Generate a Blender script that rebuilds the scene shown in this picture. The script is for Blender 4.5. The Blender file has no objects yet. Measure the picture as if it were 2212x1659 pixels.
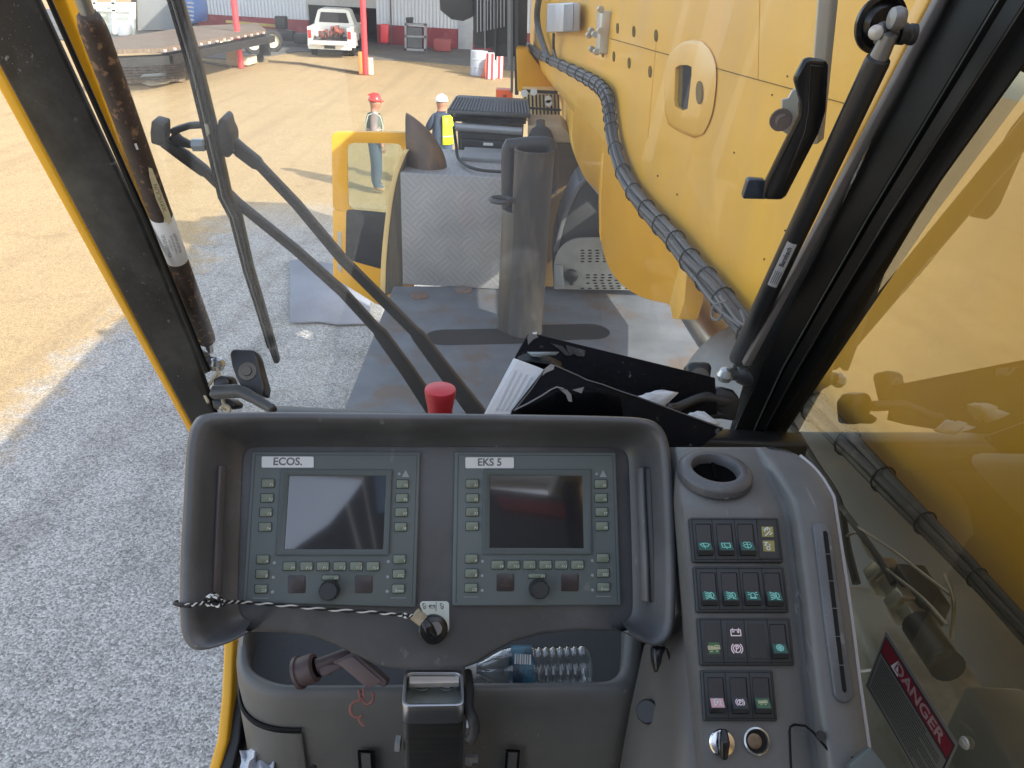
import bpy, bmesh, math, random
from mathutils import Vector, Matrix
random.seed(7)
R = math.radians
scene = bpy.context.scene
# ---------------------------------------------------------------- camera
F = 1659.0; CX = 1106.0; CY = 829.5          # photo measured on a 2212 x 1659 grid
EYE = Vector((0, 0, 4.0)); PITCH = R(28.3); ROLL = R(3.0)
FWD = Vector((0, math.cos(PITCH), -math.sin(PITCH)))
_u0 = Vector((0, math.sin(PITCH), math.cos(PITCH))); _r0 = Vector((1, 0, 0))
RT = _r0 * math.cos(ROLL) + _u0 * math.sin(ROLL)
UP = -_r0 * math.sin(ROLL) + _u0 * math.cos(ROLL)
cam_d = bpy.data.cameras.new('camera'); cam = bpy.data.objects.new('camera', cam_d)
scene.collection.objects.link(cam); scene.camera = cam
cam_d.sensor_fit = 'HORIZONTAL'; cam_d.sensor_width = 36; cam_d.lens = 27.0
cam_d.clip_start = 0.02; cam_d.clip_end = 2000
m = Matrix((RT, UP, -FWD)).transposed().to_4x4(); m.translation = EYE
cam.matrix_world = m
# ---------------------------------------------------------------- light
SUN = Vector((0.69, -0.455, 0.56)).normalized()
world = bpy.data.worlds.new("World"); scene.world = world; world.use_nodes = True
wn = world.node_tree; bg = wn.nodes['Background']
sky = wn.nodes.new('ShaderNodeTexSky'); sky.sky_type = 'NISHITA'; sky.sun_disc = False
sky.sun_elevation = math.asin(SUN.z); sky.sun_rotation = math.atan2(SUN.x, SUN.y)
sky.air_density = 1.0; sky.dust_density = 1.5; sky.ozone_density = 1.0
hs = wn.nodes.new('ShaderNodeHueSaturation'); hs.inputs['Saturation'].default_value = .62; hs.inputs['Value'].default_value = 1.1
wn.links.new(sky.outputs[0], hs.inputs['Color']); wn.links.new(hs.outputs[0], bg.inputs[0]); bg.inputs[1].default_value = 0.15
sl = bpy.data.lights.new('sun', 'SUN'); sl.energy = 2.5; sl.angle = R(0.53); sl.color = (1.0, 0.93, 0.82)
so = bpy.data.objects.new('sun', sl); scene.collection.objects.link(so)
so.rotation_euler = SUN.to_track_quat('Z', 'Y').to_euler(); so.location = (8, -6, 12)
vs = scene.view_settings
vs.view_transform = 'Standard'; vs.look = 'None'; vs.gamma = 1.0; vs.exposure = 1.5
scene.cycles.transparent_max_bounces = 16
# ---------------------------------------------------------------- geometry helpers
def ray(u, v): return RT * ((u - CX) / F) - UP * ((v - CY) / F) + FWD
def P(u, v, d): return EYE + ray(u, v) * d
def G(u, v, z=0.0):
    q = ray(u, v); return EYE + q * ((z - EYE.z) / q.z)
def V(*a): return Vector(a)
class Pl:                                   # a plane in the world with local x, y, h
    def __init__(s, o, n, x=None):
        s.o = Vector(o); s.n = Vector(n).normalized()
        x = Vector(x) if x is not None else RT
        s.x = (x - s.n * x.dot(s.n)).normalized(); s.y = s.n.cross(s.x).normalized()
    @classmethod
    def tri(c, a, b, d, x=None):
        n = (b - a).cross(d - a).normalized()
        if n.dot(EYE - a) < 0: n = -n
        return c(a, n, x)
    def hit(s, u, v, h=0.0):
        q = ray(u, v); o = s.o + s.n * h; t = (o - EYE).dot(s.n) / q.dot(s.n)
        w = EYE + q * t - s.o; return (w.dot(s.x), w.dot(s.y))
    def w(s, x, y, h=0.0): return s.o + s.x * x + s.y * y + s.n * h
    def pt(s, u, v, h=0.0): return s.w(*s.hit(u, v, h), h)
    def hits(s, pts, h=0.0): return [s.hit(u, v, h) for u, v in pts]
class MB:
    def __init__(s): s.v = []; s.f = []; s.m = []; s.mats = []; s.cur = 0
    def use(s, mat):
        if not s.mats and s.f: s.mats.append(None)
        if mat not in s.mats: s.mats.append(mat)
        s.cur = s.mats.index(mat); return s
    def face(s, idx): s.f.append(idx); s.m.append(s.cur)
    def poly(s, pts):
        b = len(s.v); s.v += [Vector(p) for p in pts]; s.face(list(range(b, b + len(pts)))); return s
    def grid(s, rows, closed=False):
        b = len(s.v); n = len(rows[0])
        for r_ in rows: s.v += [Vector(p) for p in r_]
        for i in range(len(rows) - 1):
            for j in range(n if closed else n - 1):
                k = (j + 1) % n
                s.face([b + i*n + j, b + i*n + k, b + (i+1)*n + k, b + (i+1)*n + j])
        return s
    def prism(s, pl, pts, h0, h1):          # pts local 2D
        n = len(pts); b = len(s.v)
        s.v += [pl.w(x, y, h0) for x, y in pts] + [pl.w(x, y, h1) for x, y in pts]
        s.face(list(range(b, b + n))[::-1]); s.face(list(range(b + n, b + 2*n)))
        for i in range(n):
            j = (i + 1) % n; s.face([b + i, b + j, b + n + j, b + n + i])
        return s
    def ppx(s, pl, px, h0, h1): return s.prism(pl, pl.hits(px, h1), h0, h1)
    def ring(s, pl, outer, inner, h0, h1, hi=None):   # frame between two loops of equal length
        n = len(outer); hi = h1 if hi is None else hi
        A = [pl.w(*p, h0) for p in outer]; B = [pl.w(*p, h1) for p in outer]
        Cc = [pl.w(*p, hi) for p in inner]; D = [pl.w(*p, h0) for p in inner]
        b = len(s.v); s.v += A + B + Cc + D
        for k in range(4):
            k2 = (k + 1) % 4
            for i in range(n):
                j = (i + 1) % n; s.face([b + k*n + i, b + k*n + j, b + k2*n + j, b + k2*n + i])
        return s
    def box(s, c, size, ax=None):
        c = Vector(c); X, Y, Z = ax or (V(1,0,0), V(0,1,0), V(0,0,1))
        X = X*size[0]/2; Y = Y*size[1]/2; Z = Z*size[2]/2; b = len(s.v)
        for k in (-1, 1):
            for i, j in ((-1,-1),(1,-1),(1,1),(-1,1)): s.v.append(c + X*i + Y*j + Z*k)
        for q in ((3,2,1,0),(4,5,6,7),(0,1,5,4),(1,2,6,5),(2,3,7,6),(3,0,4,7)): s.face([b+i for i in q])
        return s
    def bar(s, a, b_, w, t, up=None):       # box from a to b
        a = Vector(a); b_ = Vector(b_); z = (b_-a); L = z.length; z = z/L
        u_ = Vector(up) if up is not None else V(0,0,1)
        x = u_.cross(z)
        if x.length < 1e-4: x = V(1,0,0).cross(z)
        x.normalize(); y = z.cross(x)
        return s.box((a+b_)/2, (w, t, L), (x, y, z))
    def tube(s, path, r, n=12, caps=True, sq=None, up=None):
        path = [Vector(p) for p in path]; m_ = len(path)
        rs = r if isinstance(r, (list, tuple)) else [r]*m_
        rows = []; prev = None
        for i, p in enumerate(path):
            t = (path[min(i+1, m_-1)] - path[max(i-1, 0)]).normalized()
            if prev is None:
                a = Vector(up) if up is not None else (V(0,0,1) if abs(t.z) < .9 else V(1,0,0))
                x = (a - t*a.dot(t)).normalized()
            else: x = (prev - t*prev.dot(t)).normalized()
            prev = x; y = t.cross(x); k = sq or 1.0
            rows.append([p + x*rs[i]*math.cos(2*math.pi*j/n) + y*rs[i]*k*math.sin(2*math.pi*j/n) for j in range(n)])
        b = len(s.v); s.grid(rows, True)
        if caps:
            s.face(list(range(b, b+n))[::-1]); e = b+(m_-1)*n; s.face(list(range(e, e+n)))
        return s
    def sweep(s, path, ups, sizes):          # rectangular section, ups = direction of thickness
        rows = []; m_ = len(path)
        for i, p in enumerate(path):
            t = (path[min(i+1, m_-1)] - path[max(i-1, 0)]).normalized()
            u_ = (Vector(ups) - t*Vector(ups).dot(t)).normalized(); x = t.cross(u_)
            w, h = sizes[i] if isinstance(sizes, list) else sizes
            rows.append([p + x*w/2*a + u_*h/2*c for a, c in ((-1,-1),(1,-1),(1,1),(-1,1))])
        b = len(s.v); s.grid(rows, True)
        s.face([b+3, b+2, b+1, b]); e = b+(m_-1)*4; s.face([e, e+1, e+2, e+3]); return s
    def lathe(s, o, ax, prof, n=24, x=None):   # prof: (radius, height); radius 0 closes
        o = Vector(o); ax = Vector(ax).normalized(); a = Vector(x) if x is not None else (V(1,0,0) if abs(ax.x) < .8 else V(0,1,0))
        X = (a - ax*a.dot(ax)).normalized(); Y = ax.cross(X)
        rows = [[o + ax*h + (X*math.cos(2*math.pi*j/n) + Y*math.sin(2*math.pi*j/n))*max(r_, 1e-5) for j in range(n)] for r_, h in prof]
        return s.grid(rows, True)
    def ribbon(s, pl, pts, w, h):            # flat stroke, local 2D
        for a, b_ in zip(pts, pts[1:]):
            dx, dy = b_[0]-a[0], b_[1]-a[1]; L = math.hypot(dx, dy) or 1e-6; nx, ny = -dy/L*w/2, dx/L*w/2
            ex, ey = dx/L*w*.35, dy/L*w*.35
            s.poly([pl.w(a[0]-ex+nx, a[1]-ey+ny, h), pl.w(a[0]-ex-nx, a[1]-ey-ny, h), pl.w(b_[0]+ex-nx, b_[1]+ey-ny, h), pl.w(b_[0]+ex+nx, b_[1]+ey+ny, h)])
        return s
    def text(s, pl, txt, x, y, h, size, ang=0.0, sx=1.0, align='CENTER', ital=0.0, bold=0.0):
        cu = bpy.data.curves.new('t', 'FONT'); cu.body = txt; cu.size = size; cu.align_x = align; cu.align_y = 'CENTER'
        cu.shear = ital; cu.offset = bold; cu.resolution_u = 3; cu.extrude = 0
        ob = bpy.data.objects.new('t', cu); scene.collection.objects.link(ob)
        dg = bpy.context.evaluated_depsgraph_get(); me = bpy.data.meshes.new_from_object(ob.evaluated_get(dg))
        ca, sa = math.cos(ang), math.sin(ang); b = len(s.v)
        for v_ in me.vertices:
            a, c = v_.co.x*sx, v_.co.y; s.v.append(pl.w(x + a*ca - c*sa, y + a*sa + c*ca, h))
        for p_ in me.polygons: s.face([b+i for i in p_.vertices])
        bpy.data.objects.remove(ob); bpy.data.curves.remove(cu); bpy.data.meshes.remove(me); return s
    def build(s, name, mat=None, parent=None, bevel=0.0, seg=2, smooth=True, angle=38, sub=0, solid=0, flip=True, loc=None, merge=0):
        if not s.mats: s.mats = [mat]
        if s.mats[0] is None: s.mats[0] = mat
        me = bpy.data.meshes.new(name)
        if parent is not None: org = wloc(parent)
        elif loc is not None: org = Vector(loc)
        else:
            xs = [v_.x for v_ in s.v]; ys = [v_.y for v_ in s.v]; org = V((min(xs)+max(xs))/2, (min(ys)+max(ys))/2, min(v_.z for v_ in s.v))
        me.from_pydata([v_ - org for v_ in s.v], [], s.f)
        for mt in s.mats: me.materials.append(mt)
        me.polygons.foreach_set('material_index', s.m); me.update()
        bm = bmesh.new(); bm.from_mesh(me)
        if merge: bmesh.ops.remove_doubles(bm, verts=bm.verts, dist=merge)
        if flip: bmesh.ops.recalc_face_normals(bm, faces=bm.faces)
        for f in bm.faces: f.smooth = smooth
        ca = R(angle)
        for e in bm.edges:
            if len(e.link_faces) == 2:
                if e.calc_face_angle(0) > ca: e.smooth = False
        bm.to_mesh(me); bm.free()
        ob = bpy.data.objects.new(name, me); scene.collection.objects.link(ob)
        if parent is not None: ob.parent = parent
        else: ob.location = org
        if solid:
            md = ob.modifiers.new('solid', 'SOLIDIFY'); md.thickness = solid; md.offset = -1
        if sub:
            md = ob.modifiers.new('sub', 'SUBSURF'); md.levels = sub; md.render_levels = sub
        if bevel:
            md = ob.modifiers.new('bevel', 'BEVEL'); md.width = bevel; md.segments = seg; md.limit_method = 'ANGLE'; md.angle_limit = R(35); md.harden_normals = False
            for e in me.edges: e.use_edge_sharp = False
        return ob
def wloc(o):
    l = Vector((0,0,0))
    while o is not None: l += o.location; o = o.parent
    return l
def tag(o, label, cat, group=None):
    o['label'] = label; o['category'] = cat
    if group: o['group'] = group
    return o
def thing(name, loc, label, cat, group=None):
    o = bpy.data.objects.new(name, None); scene.collection.objects.link(o); o.location = loc; o.empty_display_size = .05
    return tag(o, label, cat, group)
def struct(o): o['kind'] = 'structure'; return o
def clone(root, loc, label):
    def rec(o, par):
        c = o.copy(); scene.collection.objects.link(c)
        if par is not None: c.parent = par
        for ch in list(o.children): rec(ch, c)
        return c
    c = rec(root, None); c.location = loc; c['label'] = label; return c
def circ(cx, cy, rx, ry=None, n=16, a0=0.0):
    ry = ry or rx; return [(cx+rx*math.cos(a0+2*math.pi*i/n), cy+ry*math.sin(a0+2*math.pi*i/n)) for i in range(n)]
def rrect(q, r, n=4):                        # rounded quad (list of 4 pts, any quad)
    out = []
    for i in range(4):
        p = Vector(q[i]); a = (Vector(q[i-1])-p); b = (Vector(q[(i+1)%4])-p)
        rr = min(r, a.length*.49, b.length*.49); a = p + a.normalized()*rr; b = p + b.normalized()*rr
        for k in range(n+1):
            t = k/n; out.append(tuple(a*(1-t)**2 + p*2*t*(1-t) + b*t*t))
    return out
def smoothpath(pts, k=6):                    # Catmull-Rom
    pts = [Vector(p) for p in pts]; out = []
    for i in range(len(pts)-1):
        p0 = pts[max(i-1,0)]; p1 = pts[i]; p2 = pts[i+1]; p3 = pts[min(i+2, len(pts)-1)]
        for j in range(k):
            t = j/k; out.append(.5*((2*p1)+(p2-p0)*t+(2*p0-5*p1+4*p2-p3)*t*t+(3*p1-p0-3*p2+p3)*t**3))
    out.append(pts[-1]); return out
# ---------------------------------------------------------------- materials
def M(name, col, rough=.5, metal=0.0, var=.12, scale=6.0, bump=0.0, bscale=150.0, spec=.5, col2=None, amt=.5, s2=4.0, stretch=None, emit=0, coat=0.0, sharp=.12, rvar=.1, specks=0.0, spk=500, scr=0.0):
    mt = bpy.data.materials.new(name); mt.use_nodes = True; nt = mt.node_tree; N = nt.nodes; L = nt.links
    b = N['Principled BSDF']; b.inputs['Metallic'].default_value = metal; b.inputs['Specular IOR Level'].default_value = spec
    b.inputs['Coat Weight'].default_value = coat
    tc = N.new('ShaderNodeTexCoord'); src = tc.outputs['Object']
    if stretch:
        mp = N.new('ShaderNodeMapping'); mp.inputs['Scale'].default_value = stretch; L.new(src, mp.inputs[0]); src = mp.outputs[0]
    no = N.new('ShaderNodeTexNoise'); no.inputs['Scale'].default_value = scale; no.inputs['Detail'].default_value = 6; L.new(src, no.inputs['Vector'])
    mx = N.new('ShaderNodeMix'); mx.data_type = 'RGBA'
    mx.inputs[6].default_value = tuple(max(0, c*(1-var*1.6)) for c in col)+(1,); mx.inputs[7].default_value = tuple(min(1, c*(1+var*1.6)) for c in col)+(1,)
    L.new(no.outputs[0], mx.inputs[0]); out = mx.outputs[2]
    if col2:
        n2 = N.new('ShaderNodeTexNoise'); n2.inputs['Scale'].default_value = s2; n2.inputs['Detail'].default_value = 9; n2.inputs['Roughness'].default_value = .62; L.new(src, n2.inputs['Vector'])
        rp = N.new('ShaderNodeMapRange'); rp.inputs[1].default_value = 1-amt-sharp/2; rp.inputs[2].default_value = 1-amt+sharp/2; L.new(n2.outputs[0], rp.inputs[0])
        m2 = N.new('ShaderNodeMix'); m2.data_type = 'RGBA'; m2.inputs[7].default_value = tuple(col2)+(1,)
        L.new(rp.outputs[0], m2.inputs[0]); L.new(out, m2.inputs[6]); out = m2.outputs[2]
    for amt_, sc_, st_ in ((specks, spk, (1,1,1)), (scr, 60, (1.5,.12,1.2))):
        if not amt_: continue
        mp3 = N.new('ShaderNodeMapping'); mp3.inputs['Scale'].default_value = st_; mp3.inputs['Rotation'].default_value = (.3,.5,.9); L.new(tc.outputs['Object'], mp3.inputs[0])
        n3 = N.new('ShaderNodeTexNoise'); n3.inputs['Scale'].default_value = sc_; n3.inputs['Detail'].default_value = 2; L.new(mp3.outputs[0], n3.inputs['Vector'])
        n4 = N.new('ShaderNodeTexNoise'); n4.inputs['Scale'].default_value = 9; n4.inputs['Detail'].default_value = 4; L.new(tc.outputs['Object'], n4.inputs['Vector'])
        r3 = N.new('ShaderNodeMapRange'); r3.inputs[1].default_value = .68; r3.inputs[2].default_value = .76; L.new(n3.outputs[0], r3.inputs[0])
        r4 = N.new('ShaderNodeMapRange'); r4.inputs[1].default_value = .45; r4.inputs[2].default_value = .65; r4.inputs[4].default_value = amt_; L.new(n4.outputs[0], r4.inputs[0])
        mu = N.new('ShaderNodeMath'); mu.operation = 'MULTIPLY'; L.new(r3.outputs[0], mu.inputs[0]); L.new(r4.outputs[0], mu.inputs[1])
        m3 = N.new('ShaderNodeMix'); m3.data_type = 'RGBA'; m3.inputs[7].default_value = (.45,.44,.42,1); L.new(mu.outputs[0], m3.inputs[0]); L.new(out, m3.inputs[6]); out = m3.outputs[2]
    L.new(out, b.inputs['Base Color'])
    rr = N.new('ShaderNodeMapRange'); rr.inputs[3].default_value = max(0.02, rough-rvar); rr.inputs[4].default_value = min(1, rough+rvar)
    L.new(no.outputs[0], rr.inputs[0]); L.new(rr.outputs[0], b.inputs['Roughness'])
    if bump:
        nb = N.new('ShaderNodeTexNoise'); nb.inputs['Scale'].default_value = bscale; nb.inputs['Detail'].default_value = 3; L.new(src, nb.inputs['Vector'])
        bp = N.new('ShaderNodeBump'); bp.inputs['Strength'].default_value = bump; bp.inputs['Distance'].default_value = .3/bscale
        L.new(nb.outputs[0], bp.inputs['Height']); L.new(bp.outputs[0], b.inputs['Normal'])
    if emit:
        b.inputs['Emission Color'].default_value = tuple(col)+(1,); b.inputs['Emission Strength'].default_value = emit
    return mt
def glass(name, tint=(1,1,1), f0=.05, fe=.5, dust=0.0, dcol=(.8,.8,.8), pw=3.0, smear=True, grough=.0, gcol=(1,1,1)):
    mt = bpy.data.materials.new(name); mt.use_nodes = True; nt = mt.node_tree; N = nt.nodes; L = nt.links; N.clear()
    out = N.new('ShaderNodeOutputMaterial'); tr = N.new('ShaderNodeBsdfTransparent'); tr.inputs[0].default_value = tuple(tint)+(1,)
    gl = N.new('ShaderNodeBsdfGlossy'); gl.inputs['Roughness'].default_value = grough; gl.inputs['Color'].default_value = tuple(gcol)+(1,)
    lw = N.new('ShaderNodeLayerWeight'); lw.inputs[0].default_value = .5
    pwn = N.new('ShaderNodeMath'); pwn.operation = 'POWER'; pwn.inputs[1].default_value = pw; L.new(lw.outputs['Facing'], pwn.inputs[0])
    mr = N.new('ShaderNodeMapRange'); mr.inputs[3].default_value = f0; mr.inputs[4].default_value = fe; L.new(pwn.outputs[0], mr.inputs[0])
    m1 = N.new('ShaderNodeMixShader'); L.new(mr.outputs[0], m1.inputs[0]); L.new(tr.outputs[0], m1.inputs[1]); L.new(gl.outputs[0], m1.inputs[2])
    last = m1.outputs[0]
    if dust:
        tc = N.new('ShaderNodeTexCoord'); no = N.new('ShaderNodeTexNoise'); no.inputs['Scale'].default_value = 3.5; no.inputs['Detail'].default_value = 8; L.new(tc.outputs['Object'], no.inputs['Vector'])
        mr2 = N.new('ShaderNodeMapRange'); mr2.inputs[1].default_value = .3; mr2.inputs[2].default_value = .7; mr2.inputs[3].default_value = dust*.6; mr2.inputs[4].default_value = dust*1.4; L.new(no.outputs[0], mr2.inputs[0])
        sp = N.new('ShaderNodeTexNoise'); sp.inputs['Scale'].default_value = 160; L.new(tc.outputs['Object'], sp.inputs['Vector'])
        mr3 = N.new('ShaderNodeMapRange'); mr3.inputs[1].default_value = .77; mr3.inputs[2].default_value = .8; mr3.inputs[3].default_value = 0; mr3.inputs[4].default_value = .25; L.new(sp.outputs[0], mr3.inputs[0])
        ad = N.new('ShaderNodeMath'); ad.operation = 'ADD'; L.new(mr2.outputs[0], ad.inputs[0]); L.new(mr3.outputs[0], ad.inputs[1])
        df = N.new('ShaderNodeBsdfDiffuse'); df.inputs[0].default_value = tuple(dcol)+(1,); tl = N.new('ShaderNodeBsdfTranslucent'); tl.inputs[0].default_value = tuple(dcol)+(1,)
        dd = N.new('ShaderNodeMixShader'); dd.inputs[0].default_value = .6; L.new(df.outputs[0], dd.inputs[1]); L.new(tl.outputs[0], dd.inputs[2])
        m2 = N.new('ShaderNodeMixShader'); L.new(ad.outputs[0], m2.inputs[0]); L.new(last, m2.inputs[1]); L.new(dd.outputs[0], m2.inputs[2]); last = m2.outputs[0]
    L.new(last, out.inputs[0]); return mt
plast = M('dark_plastic', (.085,.087,.090), .38, var=.15, bump=.35, bscale=900, col2=(.14,.143,.15), amt=.38, s2=9, sharp=.3, specks=.35, scr=.5)
plast2 = M('grey_plastic', (.125,.126,.122), .48, var=.14, bump=.2, bscale=700, col2=(.175,.17,.16), amt=.42, s2=5, sharp=.3, specks=.3, scr=.6)
dispm = M('display_plastic', (.125,.15,.15), .5, var=.08, bump=.05, bscale=400, spec=.35, specks=.3, spk=700, scr=.3)
bezm = M('bezel_plastic', (.10,.12,.12), .5, var=.05, spec=.3)
blackp = M('black_plastic', (.018,.019,.021), .4, var=.2, bump=.15, bscale=500)
blackg = M('black_gloss', (.012,.012,.013), .22, var=.2)
blackm = M('black_pillar_paint', (.016,.015,.014), .38, var=.4, scale=12, bump=.1, bscale=300, col2=(.06,.06,.054), amt=.43, s2=5, sharp=.2, spec=.3, specks=.5, scr=.4)
blackr = M('black_trim', (.006,.006,.006), .45, var=.3, spec=.2)
rubber = M('rubber', (.02,.02,.022), .6, var=.25, bump=.2, bscale=200, col2=(.07,.065,.06), amt=.36, s2=10)
lipm = M('grey_brown_trim', (.17,.15,.14), .5, var=.1)
steel = M('steel', (.48,.49,.5), .32, 1.0, var=.15, bump=.1, bscale=300)
steelb = M('brushed_steel', (.13,.13,.128), .4, .9, var=.25, scale=30, stretch=(.4,.4,14))
galv = M('galvanised', (.50,.49,.44), .4, .3, var=.12, scale=14, col2=(.6,.5,.42), amt=.4, s2=6)
yellow = M('boom_yellow', (.80,.435,.028), .42, var=.08, scale=1.6, stretch=(1,.8,.35), col2=(.68,.38,.07), amt=.42, s2=2.6, sharp=.3, bump=.02, bscale=60, coat=.1, specks=.12, spk=60, scr=.15)
yellowc = M('cab_yellow', (.85,.43,.02), .35, var=.08, scale=5, col2=(.5,.3,.08), amt=.25, s2=14, sharp=.2)
white = M('white_paint', (.75,.76,.77), .5, var=.06)
label_w = M('label_white', (.72,.75,.76), .45, var=.03)
ink = M('dark_ink', (.03,.03,.035), .6, var=.05)
greyink = M('grey_ink', (.14,.15,.16), .6, var=.05)
keym = M('key_green_grey', (.17,.2,.15), .4, var=.1, scale=60)
keytx = M('key_legend', (.62,.66,.6), .5, var=.03)
# ---------------------------------------------------------------- planes of the cab
W = Pl.tri(P(430,880,1.42), P(1620,900,1.42), P(2000,0,1.0))           # windscreen
S = Pl(V(.52,1.15,3.4), V(-.9853,-.156,.0696), V(0,-1,0))                             # right side pane, x local = backwards
CAB = 'yellow and black crane cab with sloping windscreen around the operator position'
cab = thing('crane_cab', (0,.2,2.6), CAB, 'crane cab')
wsm = glass('windscreen_glass', (.97,.98,.97), .03, .35, dust=.038, dcol=(.75,.76,.8), pw=3.5)
sgm = glass('side_glass', (.76,.74,.60), .045, .92, dust=.012, pw=1.35, gcol=(1,.99,.86))
# windscreen (goes up to the roof)
def wpx(px, h=0): return [W.pt(u, v, h) for u, v in px]
ws = MB(); ws.ppx(W, [(300,-420),(2210,-420),(2030,0),(1600,900),(1560,1000),(470,1000),(430,880),(160,0)], -.012, -.006); ws.build('windscreen', wsm, cab, smooth=False)
def wl(u, v, h): return W.pt(u, v, h)
lft = lambda v: -80.4 + .536*v
lp = MB()
lp.ppx(W, [(lft(-420),-420),(-70,-420),(109-26,0),(298,462),(418,750),(470,900),(560,1060),(lft(1060),1060)], .018, .03)
lp.build('pillar', blackm, cab, bevel=.006)
lp = MB(); lp.ppx(W, [(-65,-420),(-52,-420),(110,0),(315,462),(432,750),(455,805),(440,805),(420,750),(300,462),(97,0)], .036, .042); lp.build('pillar_lip', blackr, cab, bevel=.003)
lp = MB(); lp.ppx(W, [(lft(-420)-36,-420),(lft(-420),-420),(lft(1000)+2,1000),(lft(1000)-13,1000)], -.05, -.0); lp.build('outer_edge', yellowc, cab, bevel=.004)
lp = MB(); lp.ppx(W, [(-52,-420),(18,-420),(143,0),(252,294),(330,470),(438,740),(420,740),(295,420),(109,0)], -.09, -.035); lp.build('outer_frame', yellowc, cab, bevel=.003)
# right pillar: runs from the lip on the windscreen plane to the side pane
def lerp_px(v, q_):
    for (v0,u0),(v1,u1) in zip(q_, q_[1:]):
        if v <= v1: return u0+(u1-u0)*(v-v0)/(v1-v0)
    return q_[-1][1]
LIP = [(-420,2257),(-10,2040),(792,1617),(985,1560),(1100,1700)]; RED = [(-420,2600),(128,2216),(465,1974),(820,1740),(964,1646),(1100,1700)]
vv = [-420,-200,0,128,300,465,640,792,900,964]
rows = []; sealA = []; sealB = []; lipr = []
for v in vv:
    a = W.pt(lerp_px(v,LIP), v, -.02); z_ = S.pt(lerp_px(v,RED), v, .002); n_ = (z_-a).cross(W.pt(1617,792)-W.pt(2040,-10)).normalized()
    if n_.dot(EYE-a) < 0: n_ = -n_
    q = [a - n_*.004, a, a.lerp(z_,.30)+n_*.006, a.lerp(z_,.52)+n_*.008, a.lerp(z_,.56)-n_*.004, a.lerp(z_,.60)+n_*.006, a.lerp(z_,.76)+n_*.010, a.lerp(z_,.80)-n_*.004, a.lerp(z_,.97)+n_*.0, z_, z_ - S.n*.03]
    rows.append(q); sealA.append(a.lerp(z_,.545)+n_*.008); sealB.append(a.lerp(z_,.78)+n_*.010); lipr.append((a, n_))
rp = MB(); rp.grid(rows); rp.build('pillar', blackr, cab, angle=25)
rp = MB(); rp.tube(sealA, .0016, 6); rp.build('door_seal', M('seal_sheen', (.05,.06,.055), .25), cab)
rp = MB(); rp.tube(sealB, .0016, 6); rp.build('door_seal', blackm, cab)
rp = MB(); rp.ppx(W, [(2246,-420),(2264,-420),(2050,-8),(1622,792),(1606,792),(2030,-8)], -.018, -.002); rp.build('pillar_lip', lipm, cab, bevel=.002)
rp = MB(); rp.ppx(W, [(2222,-420),(2262,-420),(2040,0),(1830,400),(1626,792),(1610,790),(1800,400),(2005,0)], -.07, -.035); rp.build('outer_frame', yellowc, cab, bevel=.003)
rp = MB(); rp.sweep([S.pt(lerp_px(v,RED)+6, v, -.02) for v in vv[:9]], S.n, (.018,.02)); rp.build('outer_frame', yellowc, cab, bevel=.003)
# side pane and its frame, roof, rear wall, floor
def SW(y, z): return V(.52-.1583*(y-1.15)+.0706*(z-3.4), y, z)
sp = MB(); tp = [S.pt(lerp_px(v,RED)-8, v) for v in (-420,-200,0,128,300,465,640,820,964)]; sp.poly([SW(1.22,2.95), SW(-.38,2.95), SW(-.38, tp[0].z)] + tp); sp.build('side_window', sgm, cab, smooth=False, flip=False)
liner = M('roof_lining', (.55,.55,.55), .8, var=.1)
b = MB(); b.box((.03,-1.0,5.0), (1.5,.05,.07)); b.box((.03,.42,4.93), (1.46,.10,.07)); b.box((-.66,-.3,4.93), (.1,1.4,.07)); b.box((.79,-.3,4.93), (.12,1.4,.07)); b.box((-.17,-.2,4.94), (.05,1.1,.04)); b.build('roof', liner, cab, bevel=.01)
RW = Pl(V(0,-.93,0), V(0,1,0), V(-1,0,0)); dlin = M('rear_lining', (.13,.13,.135), .7, var=.2)
b = MB(); b.prism(RW, [(-x,z) for x,z in [(-.62,2.6),(.62,2.6),(.80,4.86),(.20,4.90),(.16,4.97),(-.02,4.97),(-.10,4.80),(-.18,4.66),(-.36,4.48),(-.62,4.40)]], -.05, 0)
b.use(white); b.prism(RW, [(-x,z) for x,z in [(-.125,4.76),(-.112,4.755),(-.03,4.45),(-.045,4.45)]], .002, .01); b.prism(RW, [(-x,z) for x,z in [(-.07,4.9),(-.062,4.9),(.0,4.55),(-.01,4.55)]], .002, .01)  # pale bars painted on to show as light strips in the screen reflections
b.use(M('mirrored_sky_blue', (.30,.42,.60), .4)); b.prism(RW, [(-x,z) for x,z in [(-.02,4.93),(.05,4.93),(.06,4.72),(.0,4.72)]], .002, .01); b.use(M('mirrored_red', (.35,.10,.09), .6)); b.prism(RW, [(-x,z) for x,z in [(.47,4.84),(.78,4.82),(.76,4.74),(.50,4.77)]], .002, .01)  # colour patches painted on for the screens to mirror, blue as sky
b.build('rear_wall', dlin, cab, bevel=0)
b = MB(); b.sweep([SW(1.2,2.74), SW(-.4,2.74)], V(0,0,1), (.05,.40)); b.build('side_panel', liner, cab, bevel=.01)
b = MB(); z0_ = P(900,905,1.42).z; b.box((.05,1.22,(2.6+z0_)/2), (1.0,.05,z0_-2.6)); b.build('front_panel', blackp, cab, bevel=.01)
b = MB(); b.box((0,.15,2.56), (1.1,2.1,.06)); b.build('floor', blackp, cab)
b = MB(); b.bar((-.60,-.88,2.6), (-.64,-.88,4.9), .07, .07); b.build('rear_pillar', blackm, cab)
b = MB(); b.bar((.70,-.9,2.6), (.80,-.9,4.9), .06, .06); b.build('rear_pillar', blackm, cab)
b = MB(); b.bar(tuple(SW(-.42,2.6)), tuple(SW(-.42,4.9)), .07, .07); b.build('rear_pillar', blackm, cab)
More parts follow.
